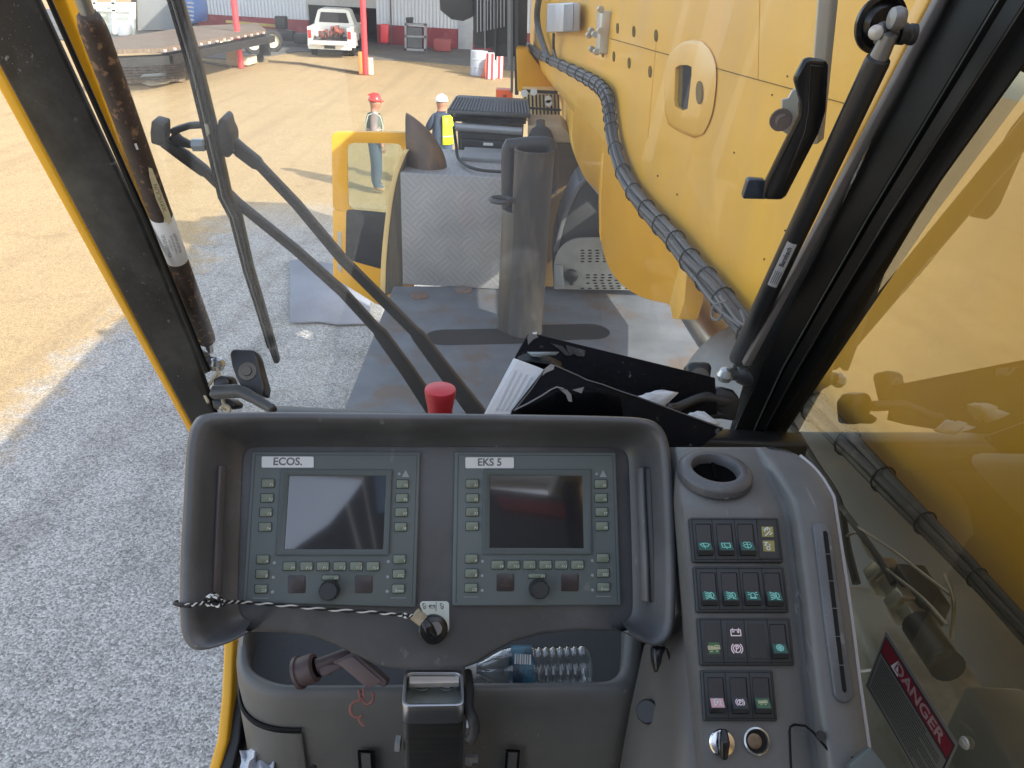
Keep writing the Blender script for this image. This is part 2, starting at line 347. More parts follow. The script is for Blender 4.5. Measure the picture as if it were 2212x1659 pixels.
# yellow sill of the open left side, seen below the console
b = MB(); b.sweep([P(508,1380,1.12), P(503,1500,1.10), P(492,1595,1.08), P(462,1700,1.06)], FWD, (.014,.05)); b.build('door_sill', yellowc, cab, bevel=.003)
b = MB(); b.sweep([P(524,1500,1.12), P(513,1600,1.09), P(486,1700,1.06)], FWD, (.022,.05)); b.build('sill_rubber', blackp, cab, bevel=.003)
# ---------------------------------------------------------------- ground
gm = bpy.data.materials.new('ground_gravel'); gm.use_nodes = True; nt = gm.node_tree; N = nt.nodes; L = nt.links; pb = N['Principled BSDF']
geo = N.new('ShaderNodeNewGeometry'); sx = N.new('ShaderNodeSeparateXYZ'); L.new(geo.outputs['Position'], sx.inputs[0])
def noise(sc, det=4, rough=.55):
    n_ = N.new('ShaderNodeTexNoise'); n_.inputs['Scale'].default_value = sc; n_.inputs['Detail'].default_value = det; n_.inputs['Roughness'].default_value = rough; L.new(geo.outputs['Position'], n_.inputs['Vector']); return n_.outputs[0]
def mth(op, a, b_):
    n_ = N.new('ShaderNodeMath'); n_.operation = op
    for i, x in enumerate((a, b_)):
        if hasattr(x, 'is_output'): L.new(x, n_.inputs[i])
        else: n_.inputs[i].default_value = x
    return n_.outputs[0]
def mrange(x, a, b_, c, d):
    n_ = N.new('ShaderNodeMapRange'); n_.inputs[1].default_value = a; n_.inputs[2].default_value = b_; n_.inputs[3].default_value = c; n_.inputs[4].default_value = d; L.new(x, n_.inputs[0]); return n_.outputs[0]
def mixc(f, a, b_):
    n_ = N.new('ShaderNodeMix'); n_.data_type = 'RGBA'
    if hasattr(f, 'is_output'): L.new(f, n_.inputs[0])
    else: n_.inputs[0].default_value = f
    for i, x in ((6, a), (7, b_)):
        if hasattr(x, 'is_output'): L.new(x, n_.inputs[i])
        else: n_.inputs[i].default_value = tuple(x)+(1,)
    return n_.outputs[2]
sand = mixc(noise(.35, 5), (.385,.275,.145), (.47,.345,.19)); sand = mixc(mrange(noise(1.7,8,.7), .55,.7,0,.5), sand, (.27,.19,.10))
grav_shade = mixc(noise(.9, 5), (.305,.295,.28), (.43,.42,.395))
# grey gravel with the crane's shade put into its colour, sand further out
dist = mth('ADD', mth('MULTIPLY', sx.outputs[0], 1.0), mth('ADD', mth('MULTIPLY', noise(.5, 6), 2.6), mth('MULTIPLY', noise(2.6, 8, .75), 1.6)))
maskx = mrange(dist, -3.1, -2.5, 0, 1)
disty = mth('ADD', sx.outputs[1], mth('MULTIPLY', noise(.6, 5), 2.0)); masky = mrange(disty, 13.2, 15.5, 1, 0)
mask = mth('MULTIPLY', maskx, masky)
tcm = N.new('ShaderNodeMapping'); tcm.inputs['Rotation'].default_value = (0,0,.5); tcm.inputs['Scale'].default_value = (2.2,.10,1); L.new(geo.outputs['Position'], tcm.inputs[0])
trk = N.new('ShaderNodeTexNoise'); trk.inputs['Scale'].default_value = 1.0; trk.inputs['Detail'].default_value = 5; L.new(tcm.outputs[0], trk.inputs['Vector'])
sand = mixc(mrange(trk.outputs[0], .5, .66, 0, .35), sand, (.30,.215,.125)); sand = mixc(mrange(noise(14, 6, .75), .56, .68, 0, .5), sand, (.24,.175,.11))
grav_shade = mixc(mrange(noise(2.2, 6, .7), .52, .7, 0, .6), grav_shade, (.20,.195,.19)); grav_shade = mixc(mrange(noise(22, 3, .8), .62, .72, 0, .8), grav_shade, (.55,.54,.52))
grav_shade = mixc(mrange(noise(.55, 5, .6), .5, .68, 0, .45), grav_shade, (.22,.20,.175))
grav_shade = mixc(mrange(trk.outputs[0], .52, .62, 0, .4), grav_shade, (.23,.215,.195))
base = mixc(mask, sand, grav_shade)
peb = N.new('ShaderNodeTexVoronoi'); peb.inputs['Scale'].default_value = 68; L.new(geo.outputs['Position'], peb.inputs['Vector'])
psep = N.new('ShaderNodeSeparateColor'); L.new(peb.outputs['Color'], psep.inputs[0])
pv = mrange(psep.outputs[0], 0, 1, .6, 1.5); fine = mrange(noise(70, 4, .8), .3, .7, .6, 1.45)
pvm = mth('MULTIPLY', pv, fine)
vary = N.new('ShaderNodeMix'); vary.data_type = 'RGBA'; vary.blend_type = 'MULTIPLY'
pc = N.new('ShaderNodeCombineColor'); L.new(pvm, pc.inputs[0]); L.new(pvm, pc.inputs[1]); L.new(pvm, pc.inputs[2])
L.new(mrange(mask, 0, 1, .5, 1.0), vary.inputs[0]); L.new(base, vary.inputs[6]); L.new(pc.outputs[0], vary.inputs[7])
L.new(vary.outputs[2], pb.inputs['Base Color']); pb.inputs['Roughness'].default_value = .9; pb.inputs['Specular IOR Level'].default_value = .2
bp = N.new('ShaderNodeBump'); bp.inputs['Strength'].default_value = .6; bp.inputs['Distance'].default_value = .02
L.new(mth('ADD', mth('MULTIPLY', peb.outputs['Distance'], -1.0), noise(30, 4)), bp.inputs['Height']); L.new(bp.outputs[0], pb.inputs['Normal'])
g = MB(); n_ = 60
rows = []
for i in range(n_+1):
    row = []
    for j in range(n_+1):
        x = -40 + 80*j/n_; y = -10 + 80*i/n_
        z = .012*math.sin(x*.31+1)*math.sin(y*.23) + .006*math.sin(x*1.3)*math.cos(y*1.1)
        if i in (0, n_) or j in (0, n_):
            x = (x-0)*12; y = (y-20)*12; z = 0
        row.append(V(x, y, z - .018))
    rows.append(row)
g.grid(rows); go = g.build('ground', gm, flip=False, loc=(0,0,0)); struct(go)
# ---------------------------------------------------------------- boom
bd = V(-.085,1,-.028).normalized(); bn = bd.cross(V(0,0,1)).normalized()
B = Pl(EYE + bn*.85, -bn, bd)                # local x = along the boom, y = up, h = towards the cab
if B.y.z < 0: B.y = -B.y
def bsz(s, z, h=0):                          # s along the boom, z height
    p = B.w(s, 0, h); p = p + B.y*((z - p.z)/B.y.z); return p
boom = thing('crane_boom', (1.3,0,2.6), 'huge yellow telescopic boom filling the right side beyond the windscreen', 'crane boom')
def side_profile():                          # outline across the boom: (h, z)
    return [(0,4.28),(0,3.52),(-.001,3.30),(-.004,3.16),(-.03,3.07),(-.10,3.0),(-.26,2.96),(-.45,2.95),(-.65,2.98),(-.78,3.06),(-.86,3.2),(-.9,3.45),(-.9,4.28)]
secs = [-5,-1,0,1,1.7,2.3,3,4,5,6,7,8,9.6]
b = MB(); rows = []
for s_ in secs:
    dz = -.028*s_*0
    rows.append([bsz(s_, max(z, 3.135) if s_ < 2 else z, h) for h, z in side_profile()])
b.grid(rows, True); b.poly(rows[0][::-1]); b.poly(rows[-1]); b.build('base_section', yellow, boom, angle=50)
b = MB(); rows = []
for s_ in (9.6, 10.6):
    rows.append([bsz(s_, 3.6+(z-3.6)*.85, -.45+(h+.45)*.9) for h, z in side_profile()])
b.grid(rows, True); b.poly(rows[-1]); b.build('inner_section', yellow, boom, angle=50)
# hanging plates under the side
def bpl(px, h0, h1, name='bottom_plate', mat=None, bev=.006):
    b = MB(); b.ppx(B, px, h0, h1); return b.build(name, mat or yellow, boom, bevel=bev)
def crv(px, k=5):
    q = smoothpath([V(u, v, 0) for u, v in px], k); return [(p.x, p.y) for p in q]
yellowd = M('boom_yellow_plate', (.66,.32,.004), .45, var=.08, scale=3, spec=.25, specks=.2, spk=60)
b = MB(); b.box(bsz(-1.9,4.75,-.85), (1.4,4.6,1.7)); b.build('sun_blocker', yellow, boom, bevel=.05)  # unseen block added to keep direct sun out of the cab
b = MB(); b.tube([bsz(8.3,4.45,-.1), bsz(8.3,4.45,-.85)], .42, 24); b.tube([bsz(9.0,4.4,-.2), bsz(9.0,4.4,-.8)], .3, 20); b.build('shadow_drum', blackm, boom)  # unseen drums added to bulge the boom's shadow on the ground
o1 = crv([(1308,290),(1299,340),(1294,400),(1293,460),(1298,520),(1312,572),(1340,612),(1385,642),(1432,654),(1452,662)]); t1 = crv([(1322,262),(1332,320),(1352,372),(1385,425),(1420,470),(1462,522),(1488,560)])
bpl(o1 + [(1470,640),(1482,575)] + t1[::-1], -.02, .004, 'bottom_plate', yellowd, .004)
o2 = crv([(1247,178),(1241,240),(1237,310),(1262,381),(1285,408),(1298,425)]); 
bpl(o2 + [(1302,380),(1312,300),(1322,262),(1316,212),(1296,190),(1262,168)], -.03, -.012, 'bottom_plate', yellowd, .004)
b = MB(); A_ = crv([(1247,178),(1241,240),(1237,310),(1262,381)],4); Z_ = crv([(1204,152),(1205,215),(1219,285),(1258,380)],4); b.grid([[B.pt(u,v,-.02) for u,v in A_],[B.pt(u,v,-.14) for u,v in [((a[0]+z[0])/2,(a[1]+z[1])/2) for a,z in zip(A_,Z_)]],[B.pt(u,v,-.34) for u,v in Z_]]); b.build('front_web', yellow, boom, solid=.015)
bpl([(1446,655),(1452,688),(1466,690),(1478,650),(1483,590),(1470,560)], -.06, .012, 'plate_edge', yellow, .003)
bpl([(1300,330),(1304,330),(1298,420),(1297,520),(1294,500),(1294,400)], .002, .010, 'plate_edge', yellow, .001)
b = MB(); RB = Pl(bsz(0,3,-.88), -bn, bd); RB.y = V(0,0,1); b.prism(RB, [(2.2,.15),(2.3,-.35),(2.7,-.30),(3.0,-.42),(3.4,-.36),(3.6,-.5),(4.6,-.62),(5.6,-.5),(7.2,-.3),(7.4,.15)], -.03, 0); b.build('deck_shade_plate', yellowd, boom)  # unseen plate added to shade the deck up to its sun patch
# seam, raised pad, holes
holem = M('hole_shadow', (.15,.105,.03), .9, spec=.05, var=.25, scale=20)
bpl([(1318,82.6),(1318,84),(1594,161.5),(1826,225),(2010,276),(2010,274.5),(1826,223.6),(1594,160)], .0, .003, 'seam', holem, 0)
pado = crv([(1468,92),(1440,130),(1435,200),(1438,255),(1450,275),(1500,298),(1518,290),(1538,245),(1547,170),(1542,125),(1520,92),(1495,83)],4)[:-1]
rect = [(1459,142),(1475,140),(1494,141),(1494,160),(1487,222),(1484,243),(1470,236),(1456,228)]
def reseq(loop, ctr, n=32):
    out = []
    for i in range(n):
        a = 2*math.pi*i/n; d = V(math.cos(a), math.sin(a), 0); best = None
        for k in range(len(loop)):
            p = V(loop[k][0]-ctr[0], loop[k][1]-ctr[1], 0); q = V(loop[(k+1)%len(loop)][0]-ctr[0], loop[(k+1)%len(loop)][1]-ctr[1], 0); e = q-p
            den = d.x*e.y-d.y*e.x
            if abs(den) < 1e-9: continue
            t = (p.x*e.y-p.y*e.x)/den; w_ = (p.x*d.y-p.y*d.x)/den
            if t > 0 and -1e-6 <= w_ <= 1+1e-6 and (best is None or t > best): best = t
        out.append((ctr[0]+d.x*best, ctr[1]+d.y*best))
    return out
cc = (1476,188); oo = reseq(pado, cc); mid = [(cc[0]+(u-cc[0])*.9, cc[1]+(v-cc[1])*.9) for u, v in oo]; ii = reseq(rect, cc)
b = MB(); b.grid([[B.pt(u,v,.0) for u,v in oo],[B.pt(u,v,.005) for u,v in oo],[B.pt(u,v,.011) for u,v in mid],[B.pt(u,v,.018) for u,v in ii],[B.w(*B.hit(u,v,.018),.002) for u,v in ii]], True)
b.build('reinforcing_pad', yellow, boom, angle=60)
bpl(rect, .0, .004, 'pocket', holem, 0)
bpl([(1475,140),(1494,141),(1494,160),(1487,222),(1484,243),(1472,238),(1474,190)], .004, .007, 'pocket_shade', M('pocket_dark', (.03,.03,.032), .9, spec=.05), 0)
bpl(circ(1509,200,6.5,25,20,.0), .016, .0205, 'hole', holem, 0)
for u, v in [(1333,61),(1368,68),(1416,77),(1301,113),(1325,122),(1358,136),(1403,155)]:
    k = .6 + (u-1300)/260
    bpl(circ(u, v, 2.6*k+.6, 12*k**.4+1, 14), .0, .004, 'hole', holem, 0)
for (u0, v0), (u1, v1) in (((1417,84),(1398,300)), ((1640,0),(1636,170))):
    bpl([(u0,v0),(u0+.8,v0),(u1+.8,v1),(u1,v1)], 0, .0015, 'weld_line', M('weld_yellow', (.70,.36,.04), .5), 0)
for u, v in [(1880,90),(1420,380),(1462,420),(1700,165),(1585,330),(1667,205),(1710,300),(1695,498),(1805,428),(1580,640),(1650,560)]:
    bpl(circ(u, v, 1.6, 2.4, 8), 0, .0015, 'paint_chip', holem, 0)
# cable bundle strapped along the lower edge (its own thing)
bun = thing('cable_bundle', wloc(boom)+V(-.5,3,.6), 'thick bundle of black hoses strapped along the lower edge of the yellow boom', 'cable bundle')
hose = M('hose_black', (.045,.047,.055), .5, var=.25, bump=.3, bscale=120, col2=(.16,.16,.17), amt=.35, s2=12)
cpx = [(1140,98),(1165,118),(1215,142),(1262,166),(1296,188),(1312,212),(1318,255),(1326,310),(1345,372),(1375,425),(1412,470),(1452,512),(1490,562),(1535,615),(1585,678),(1680,800),(1760,880),(1850,975),(1950,1080),(2080,1215),(2230,1380)]
cen = smoothpath([B.pt(u, v, .045) for u, v in cpx], 5); NB = len(cen)
def bk(i): return max(.42, min(1, (NB-i)/38+.30))
def frame(path, i):
    t = (path[min(i+1, len(path)-1)] - path[max(i-1,0)]).normalized(); a = bn.cross(t).normalized(); return t, a, bn
for k, (ra, ph, rr) in enumerate([(.026,0,.0145),(.026,1.25,.013),(.024,2.5,.016),(.026,3.75,.013),(.025,5.0,.0145),(.0,0,.018)]):
    pa = []
    for i, p in enumerate(cen):
        t, a, n_ = frame(cen, i); w_ = ph + i*.035 + .15*math.sin(i*.4+k)
        q_ = bk(i); pa.append(p - n_*.0*(1-q_) + a*ra*q_*math.cos(w_) - n_*ra*q_*math.sin(w_)*.75)
    b = MB(); b.tube(pa, [rr*bk(i) for i in range(NB)], 8); b.build('hose', hose, bun)
bandm = M('tie_strap', (.015,.015,.017), .45)
for i in range(6, len(cen)-4, 2 if True else 4):
    if i > 30 and i % 4: continue
    t, a, n_ = frame(cen, i); q = []
    for j in range(15):
        w_ = 2*math.pi*j/14; q.append(cen[i] + (a*.042*math.cos(w_) + n_*.036*math.sin(w_))*bk(i))
    b = MB(); b.tube(q, .003*bk(i), 6, caps=False); b.build('tie_strap', bandm, bun)
for pts in ([(1545,640),(1560,668),(1552,690),(1538,685),(1542,660),(1570,650)], [(1555,640),(1590,690),(1610,700),(1600,670)], [(1500,600),(1545,660),(1600,705)]):
    b = MB(); b.tube(smoothpath([B.pt(u, v, .10) for u, v in pts], 5), .004, 6); b.build('loose_wire', greyink, bun)
# ---------------------------------------------------------------- hydraulic cylinder and superstructure beside the boom
greym = M('machine_grey', (.20,.215,.23), .55, var=.12, bump=.05, bscale=80, col2=(.30,.30,.29), amt=.36, s2=4, sharp=.3)
cyl = thing('luffing_cylinder', bsz(2,2.3,-.3), 'large grey luffing cylinder lying under the yellow boom', 'hydraulic cylinder')
b = MB(); c0 = bsz(2.75,2.58,-.34); c1 = bsz(-1.5,2.58,-.34)
b.lathe(c0, (c1-c0), [(0,0),(.16,0),(.26,.03),(.31,.1),(.33,.25),(.33,4.2),(0,4.2)], 40); b.build('barrel', greym, cyl)
b = MB(); b.lathe(c0-(c1-c0).normalized()*1.6, (c1-c0), [(0,0),(.10,0),(.10,1.62)], 24); b.build('rod', steel, cyl)
sup = thing('superstructure', (1.0,0,1.8), 'grey steel superstructure deck with hydraulic fittings beyond the side window', 'crane body')
b = MB(); b.box((1.0,.2,2.35), (.54,2.2,1.0)); b.build('deck_plate', M('super_grey', (.36,.37,.36), .6, var=.2, scale=6, col2=(.24,.24,.23), amt=.4, s2=7, specks=.4), sup, bevel=.02)
b = MB(); b.box((.82,.1,2.93), (.10,1.6,.14)); b.build('rail', greym, sup, bevel=.01)
fitm = M('fitting_metal', (.42,.41,.38), .4, .7, var=.3, scale=20)
def SX(u, v, x): q = ray(u, v); return EYE + q*((x)/q.x)
a_ = SX(1905,1235,.68); d_ = SX(2050,1445,.66)
dr = (d_-a_).normalized(); L_ = (d_-a_).length
f1 = MB(); f1.lathe(a_, dr, [(0,0),(.034,0),(.034,.035),(.022,.035),(.022,L_*.35)], 6); f1.build('fitting_nut', fitm, sup, bevel=.002)
f1 = MB(); f1.lathe(a_+dr*L_*.35, dr, [(.022,0),(.032,0),(.032,.03),(.022,.032),(.022,L_*.3)], 6); f1.build('fitting_nut', fitm, sup, bevel=.002)
f1 = MB(); f1.lathe(a_+dr*L_*.6, dr, [(0,0),(.026,0),(.026,L_*.38),(0,L_*.38)], 16); f1.build('fitting_body', hose, sup)
f1 = MB(); f1.box(SX(1985,1285,.70), (.05,.1,.05)); f1.build('valve_block', M('dark_brown_metal', (.07,.06,.045), .6), sup, bevel=.005)
for pts, r_ in (([(1800,1180),(1850,1150),(1880,1200),(1990,1290),(2045,1350)],.003), ([(1840,1130),(1930,1190),(1995,1240),(2060,1290)],.0025), ([(2040,1240),(2060,1300),(2055,1380)],.003),
                ([(1700,900),(1760,1000),(1810,1080),(1830,1180),(1850,1260)],.008), ([(1720,960),(1790,1060),(1880,1180),(1930,1260)],.006), ([(1690,930),(1730,1040),(1815,1150)],.01)):
    f1 = MB(); f1.tube(smoothpath([SX(u,v,.66) for u,v in pts], 5), r_, 8); f1.build('hydraulic_line', hose if r_ > .004 else fitm, sup)
# ---------------------------------------------------------------- carrier deck
DZ = 1.8
deckm = M('deck_paint', (.135,.15,.17), .8, var=.3, scale=5, bump=.15, bscale=60, col2=(.14,.11,.09), amt=.45, s2=2.8, sharp=.12, specks=.5, spk=70)
deckd = M('slot_dark', (.012,.012,.012), .9)
Dk = Pl(V(0,0,DZ), V(0,0,1), V(1,0,0))
deck = thing('carrier_deck', (0,4.5,DZ-.6), 'blue grey rust stained crane carrier deck with two oblong slots', 'vehicle deck')
b = MB(); q = Dk.hits([(850,618),(1380,618),(1500,640),(1640,760),(1700,900),(1700,1500),(560,1500),(745,880)]); b.prism(Dk, rrect(q, .05) if len(q)==4 else q, -.02, 0); b.build('deck_plate', deckm, deck, bevel=.006)
q2 = [(x*.93 if x < 0 else x, y) for x, y in q]; b = MB(); b.prism(Dk, q2, -1.0, -.03); b.build('chassis', M('chassis_dark', (.04,.04,.045), .7), deck)
def stad(c0, c1, r_, n=8):
    a = math.atan2(c1[1]-c0[1], c1[0]-c0[0]); return [(c1[0]+r_*math.cos(a-math.pi/2+math.pi*i/n), c1[1]+r_*math.sin(a-math.pi/2+math.pi*i/n)) for i in range(n+1)] + [(c0[0]+r_*math.cos(a+math.pi/2+math.pi*i/n), c0[1]+r_*math.sin(a+math.pi/2+math.pi*i/n)) for i in range(n+1)]
for (ua, va), (ub, vb) in (((958,729),(1110,726)), ((1150,720),(1278,716))):
    A0 = Dk.hit(ua, va); B0 = Dk.hit(ub, vb); rr = abs(Dk.hit(ua, va-18)[1]-A0[1])*.9
    b = MB(); b.prism(Dk, stad(A0, B0, rr), 0, .003); b.build('slot', deckd, deck, smooth=False)
rust = M('rust_brown', (.14,.085,.06), .8, var=.4, scale=12, col2=(.17,.15,.14), amt=.45, s2=8)
for u, v in ((904,640),(1000,628)):
    x, y = Dk.hit(u, v); b = MB(); b.lathe(V(x,y,DZ), V(0,0,1), [(.07,0),(.07,.012),(.06,.018),(0,.018)], 20); b.build('cover_disc', rust, deck)
# tread plate box behind the deck
def depth_y(u, v, y): q_ = ray(u, v); return EYE + q_*(y/q_.y)
fy = Dk.hit(870,615)[1]
treadm = bpy.data.materials.new('tread_plate'); treadm.use_nodes = True; nt = treadm.node_tree; N = nt.nodes; L = nt.links; pb = N['Principled BSDF']
pb.inputs['Metallic'].default_value = .25; pb.inputs['Roughness'].default_value = .5; pb.inputs['Base Color'].default_value = (.36,.38,.40,1)
tc = N.new('ShaderNodeTexCoord')
mp = N.new('ShaderNodeMapping'); mp.inputs['Rotation'].default_value = (0, R(45), 0); mp.inputs['Scale'].default_value = (8,8,8); L.new(tc.outputs['Object'], mp.inputs[0])
ck = N.new('ShaderNodeTexChecker'); ck.inputs['Scale'].default_value = 1.0; L.new(mp.outputs[0], ck.inputs['Vector'])
def wav(dirn):
    w_ = N.new('ShaderNodeTexWave'); w_.wave_type = 'BANDS'; w_.bands_direction = dirn; w_.inputs['Scale'].default_value = 1.1; w_.inputs['Distortion'].default_value = 0; L.new(mp.outputs[0], w_.inputs['Vector']); return w_.outputs['Fac']
mxx = N.new('ShaderNodeMix'); mxx.data_type = 'FLOAT'; L.new(ck.outputs['Fac'], mxx.inputs[0]); L.new(wav('X'), mxx.inputs[2]); L.new(wav('Z'), mxx.inputs[3])
bp = N.new('ShaderNodeBump'); bp.inputs['Strength'].default_value = .10; bp.inputs['Distance'].default_value = .012; L.new(mxx.outputs[0], bp.inputs['Height']); L.new(bp.outputs[0], pb.inputs['Normal'])
mr = N.new('ShaderNodeMix'); mr.data_type = 'RGBA'; mr.inputs[6].default_value = (.40,.40,.41,1); mr.inputs[7].default_value = (.455,.455,.46,1); L.new(mxx.outputs[0], mr.inputs[0])
tno = N.new('ShaderNodeTexNoise'); tno.inputs['Scale'].default_value = 3; L.new(tc.outputs['Object'], tno.inputs[0]); tmu = N.new('ShaderNodeMix'); tmu.data_type = 'RGBA'; tmu.blend_type = 'MULTIPLY'; tmu.inputs[0].default_value = .5; L.new(mr.outputs[2], tmu.inputs[6]); L.new(tno.outputs[0], tmu.inputs[7]); L.new(tmu.outputs[2], pb.inputs['Base Color'])
TL = depth_y(870,372,fy); TR = depth_y(1180,385,fy); BLx = depth_y(870,617,fy)
box = thing('tool_box', (BLx.x+.4, fy, DZ), 'grey tread plate box standing on the carrier deck behind the open yellow door', 'tool box')
b = MB(); x0, x1, zt = BLx.x, TR.x, TL.z; b.box(((x0+x1)/2, fy+.45, (zt+DZ)/2), (x1-x0, .9, zt-DZ-.004)); b.build('body', treadm, box, bevel=.008)
b = MB(); b.box(((x0+x1)/2+.22, fy+.68, zt+.012), (x1-x0-.36, .40, .03)); b.build('lid', greym, box, bevel=.005)
print('tool box', x0, x1, zt, fy)
# cable over the lid
b = MB(); b.tube(smoothpath([G(980,275,2.95), G(985,310,2.8), G(992,345,zt+.03), G(1030,366,zt+.03), G(1100,372,zt+.02)], 5), .012, 8); tag(b.build('power_cable', rubber), 'black cable curling over the top of the tread plate box', 'cable')
# exhaust elbow
yE = fy+.25
exm = M('exhaust_rust', (.13,.10,.082), .55, .3, var=.3, scale=9, col2=(.20,.13,.085), amt=.42, s2=7, stretch=(1,1,.4))
pv_ = depth_y(884,366,yE); b = MB(); rows = []
sc = (depth_y(968,372,yE)-depth_y(886,368,yE)).length
for i in range(13):
    th = (i/12)*math.pi/2*1.02; Lr = sc*(1 + .44*(i/12)**3); rad = Lr/2*.97; wd = .5*sc*(1-.25*(i/12))
    ctr = pv_ + V(math.cos(th), 0, math.sin(th))*(Lr/2 + .004); e = V(math.cos(th),0,math.sin(th)); row = []
    for j in range(24):
        a = 2*math.pi*j/24; row.append(ctr + e*rad*math.cos(a) + V(0,1,0)*wd*math.sin(a))
    rows.append(row)
b.grid(rows, True); ex = thing('exhaust_elbow', (pv_.x+.15, yE, zt), 'rusty brown exhaust elbow with slanted mouth standing on the tread plate box', 'exhaust')
b.build('elbow', exm, ex, solid=.008)
b = MB(); b.lathe(pv_+V(sc/2,0,-.03), V(0,0,1), [(sc*.47,0),(sc*.56,0),(sc*.56,.02),(sc*.5,.03)], 28); b.build('flange', exm, ex)
# grey silencer pipe
pb0 = Dk.hit(1120,715); yb = pb0[1]
silm = M('silencer_paint', (.052,.05,.05), .55, .2, var=.35, scale=7, stretch=(1,1,.2), col2=(.13,.11,.09), amt=.42, s2=9, sharp=.2, bump=.2, bscale=60)
sil = thing('silencer_pipe', (pb0[0],yb,DZ), 'tall grey silencer pipe standing between the two deck slots', 'silencer')
pt_ = depth_y(1155,322,yb); rS = (depth_y(1198,322,yb)-depth_y(1112,322,yb)).length/2
b = MB(); b.lathe(V(pt_.x,yb,DZ), V(0,0,1), [(rS*1.03,0),(rS*1.03,.02),(rS,.03),(rS, pt_.z-DZ-.02),(rS*1.02,pt_.z-DZ-.015),(rS*1.02,pt_.z-DZ),(rS*.94,pt_.z-DZ),(rS*.9,pt_.z-DZ-.1),(0,pt_.z-DZ-.1)], 36); b.build('pipe', silm, sil)
p2_ = depth_y(1112,452,yb+.05); r2 = rS*.92
b = MB(); b.lathe(V(p2_.x+.03,yb+.05,DZ), V(0,0,1), [(r2,0),(r2,p2_.z-DZ-.03),(r2*.9,p2_.z-DZ),(0,p2_.z-DZ)], 32); b.build('jacket', M('jacket_tan', (.10,.09,.078), .45, .4, var=.3, scale=14, stretch=(1,1,.1)), sil)
b = MB(); pts = [depth_y(1100,452,yb+.12), depth_y(1100,330,yb+.12), depth_y(1112,316,yb+.12), depth_y(1178,312,yb+.12), depth_y(1190,330,yb+.12), depth_y(1190,400,yb+.12)]
b.tube(smoothpath(pts,4), .05, 10); b.build('bent_tube', M('tube_dark', (.03,.031,.035), .5, var=.3), sil)
c_ = depth_y(1083,432,yb-.05); b = MB(); b.tube([c_ + V(.065*math.cos(a),.06*math.sin(a),.0) for a in [2*math.pi*i/20 for i in range(21)]], .016, 8, caps=False); b.bar(c_+V(.05,0,0), c_+V(.16,0,0), .03, .03); b.build('ring_bracket', M('bracket_dark', (.05,.05,.055), .5), sil)
# carrier cab door (open) and the cab corner
yD = fy+.25; Dr = Pl(depth_y(720,450,yD), V(.12,-1,0), V(1,.12,0))
door = thing('carrier_cab_door', (Dr.o.x+.3,yD,1.0), 'open yellow carrier cab door with rounded window left of the tread plate box', 'vehicle door')
out = rrect(Dr.hits([(716,285),(895,287),(895,655),(720,600)]), .05); inn = rrect(Dr.hits([(749,309),(870,311),(864,468),(752,455)]), .06)
out2 = rrect(Dr.hits([(716,285),(895,287),(895,470),(719,455)]), .05)
b = MB(); b.ring(Dr, out2, inn, -.06, .0, -.012); b.build('window_frame', yellowc, door, bevel=.008)
b = MB(); b.ppx(Dr, [(718.6,455),(895,470),(895,690),(808,655),(720,600)], -.06, -.0); b.build('lower_panel', yellowc, door, bevel=.006)
b = MB(); b.ppx(Dr, rrect([(748,452),(865,462),(860,592),(746,560)], 8), 0, .012); b.build('trim_panel', blackp, door, bevel=.006)
b = MB(); b.ppx(Dr, [(740,300),(880,302),(880,475),(740,470)], -.035, -.03); b.build('door_glass', glass('door_glass_m', (.82,.86,.78), .06, .4, dust=.0), door, smooth=False)
b = MB(); b.ppx(Dr, [(729,500),(737,502),(737,590),(729,580)], 0, .01); b.build('latch_plate', galv, door)
ccab = thing('carrier_cab', (x0-.1,fy+.2,1.0), 'corner post of the lower carrier cab between its open door and the tread plate box', 'vehicle cab')
Cc = Pl(V(0,fy+.02,0), V(0,-1,0), V(1,0,0))
left = crv([(868,330),(850,375),(838,430),(829,500),(823,570),(821,640)], 5); b = MB(); b.ppx(Cc, left + [(u+11, v) for u, v in left[::-1]], -.35, .0); b.build('corner_edge', M('cream_edge', (.72,.52,.22), .4), ccab, bevel=.003)
b = MB(); b.ppx(Cc, [(u+9, v) for u, v in left] + [(869,625),(869,372),(880,330)], -.6, -.01); b.build('door_jamb', M('jamb_brown', (.09,.075,.05), .5, var=.5, scale=10, stretch=(3,3,.2)), ccab, bevel=.003)
# cooling unit behind
yA = fy+1.2
au = thing('cooling_unit', depth_y(1057,320,yA), 'dark grey cooling unit with ribbed cover behind the exhaust elbow', 'cooling unit')
A = Pl(V(0,yA,0), V(0,-1,0), V(1,0,0))
ribm = M('ribbed_cover', (.11,.12,.135), .5, var=.2, scale=60, stretch=(6,.4,.4))
ta, tb = G(972,258,3.08), G(1138,275,3.08)
b = MB(); a0 = A.pt(966,245); a1 = A.pt(1146,255); 
b.grid([[a0, a1],[a0+V(.0,0,.03), a1+V(0,0,.03)],[a0+V(.03,.42,.075), a1+V(-.03,.42,.075)],[a0+V(.03,.75,.05), a1+V(-.03,.75,.05)],[a0+V(0,.8,-.1),a1+V(0,.8,-.1)]]); b.build('ribbed_cover', ribm, au, solid=.02, angle=20)
nr = 26
b = MB()
for i in range(nr):
    f = (i+.5)/nr; p0 = a0.lerp(a1, f)+V(0,-.004,.034); p1 = (a0+V(.03,.42,.075)).lerp(a1+V(-.03,.42,.075), f)+V(0,0,.004); b.bar(p0, p1, .012, .012)
b.build('cover_ribs', ribm, au)
b = MB(); b.ppx(A, [(978,252),(1136,260),(1136,268),(978,262)], -.8, -.02); b.build('gap', blackr, au)
b = MB(); b.tube([A.pt(985,274,0), A.pt(1128,284,0)], .034, 16); b.build('header_tank', M('tank_grey', (.3,.32,.35), .4, .3), au)
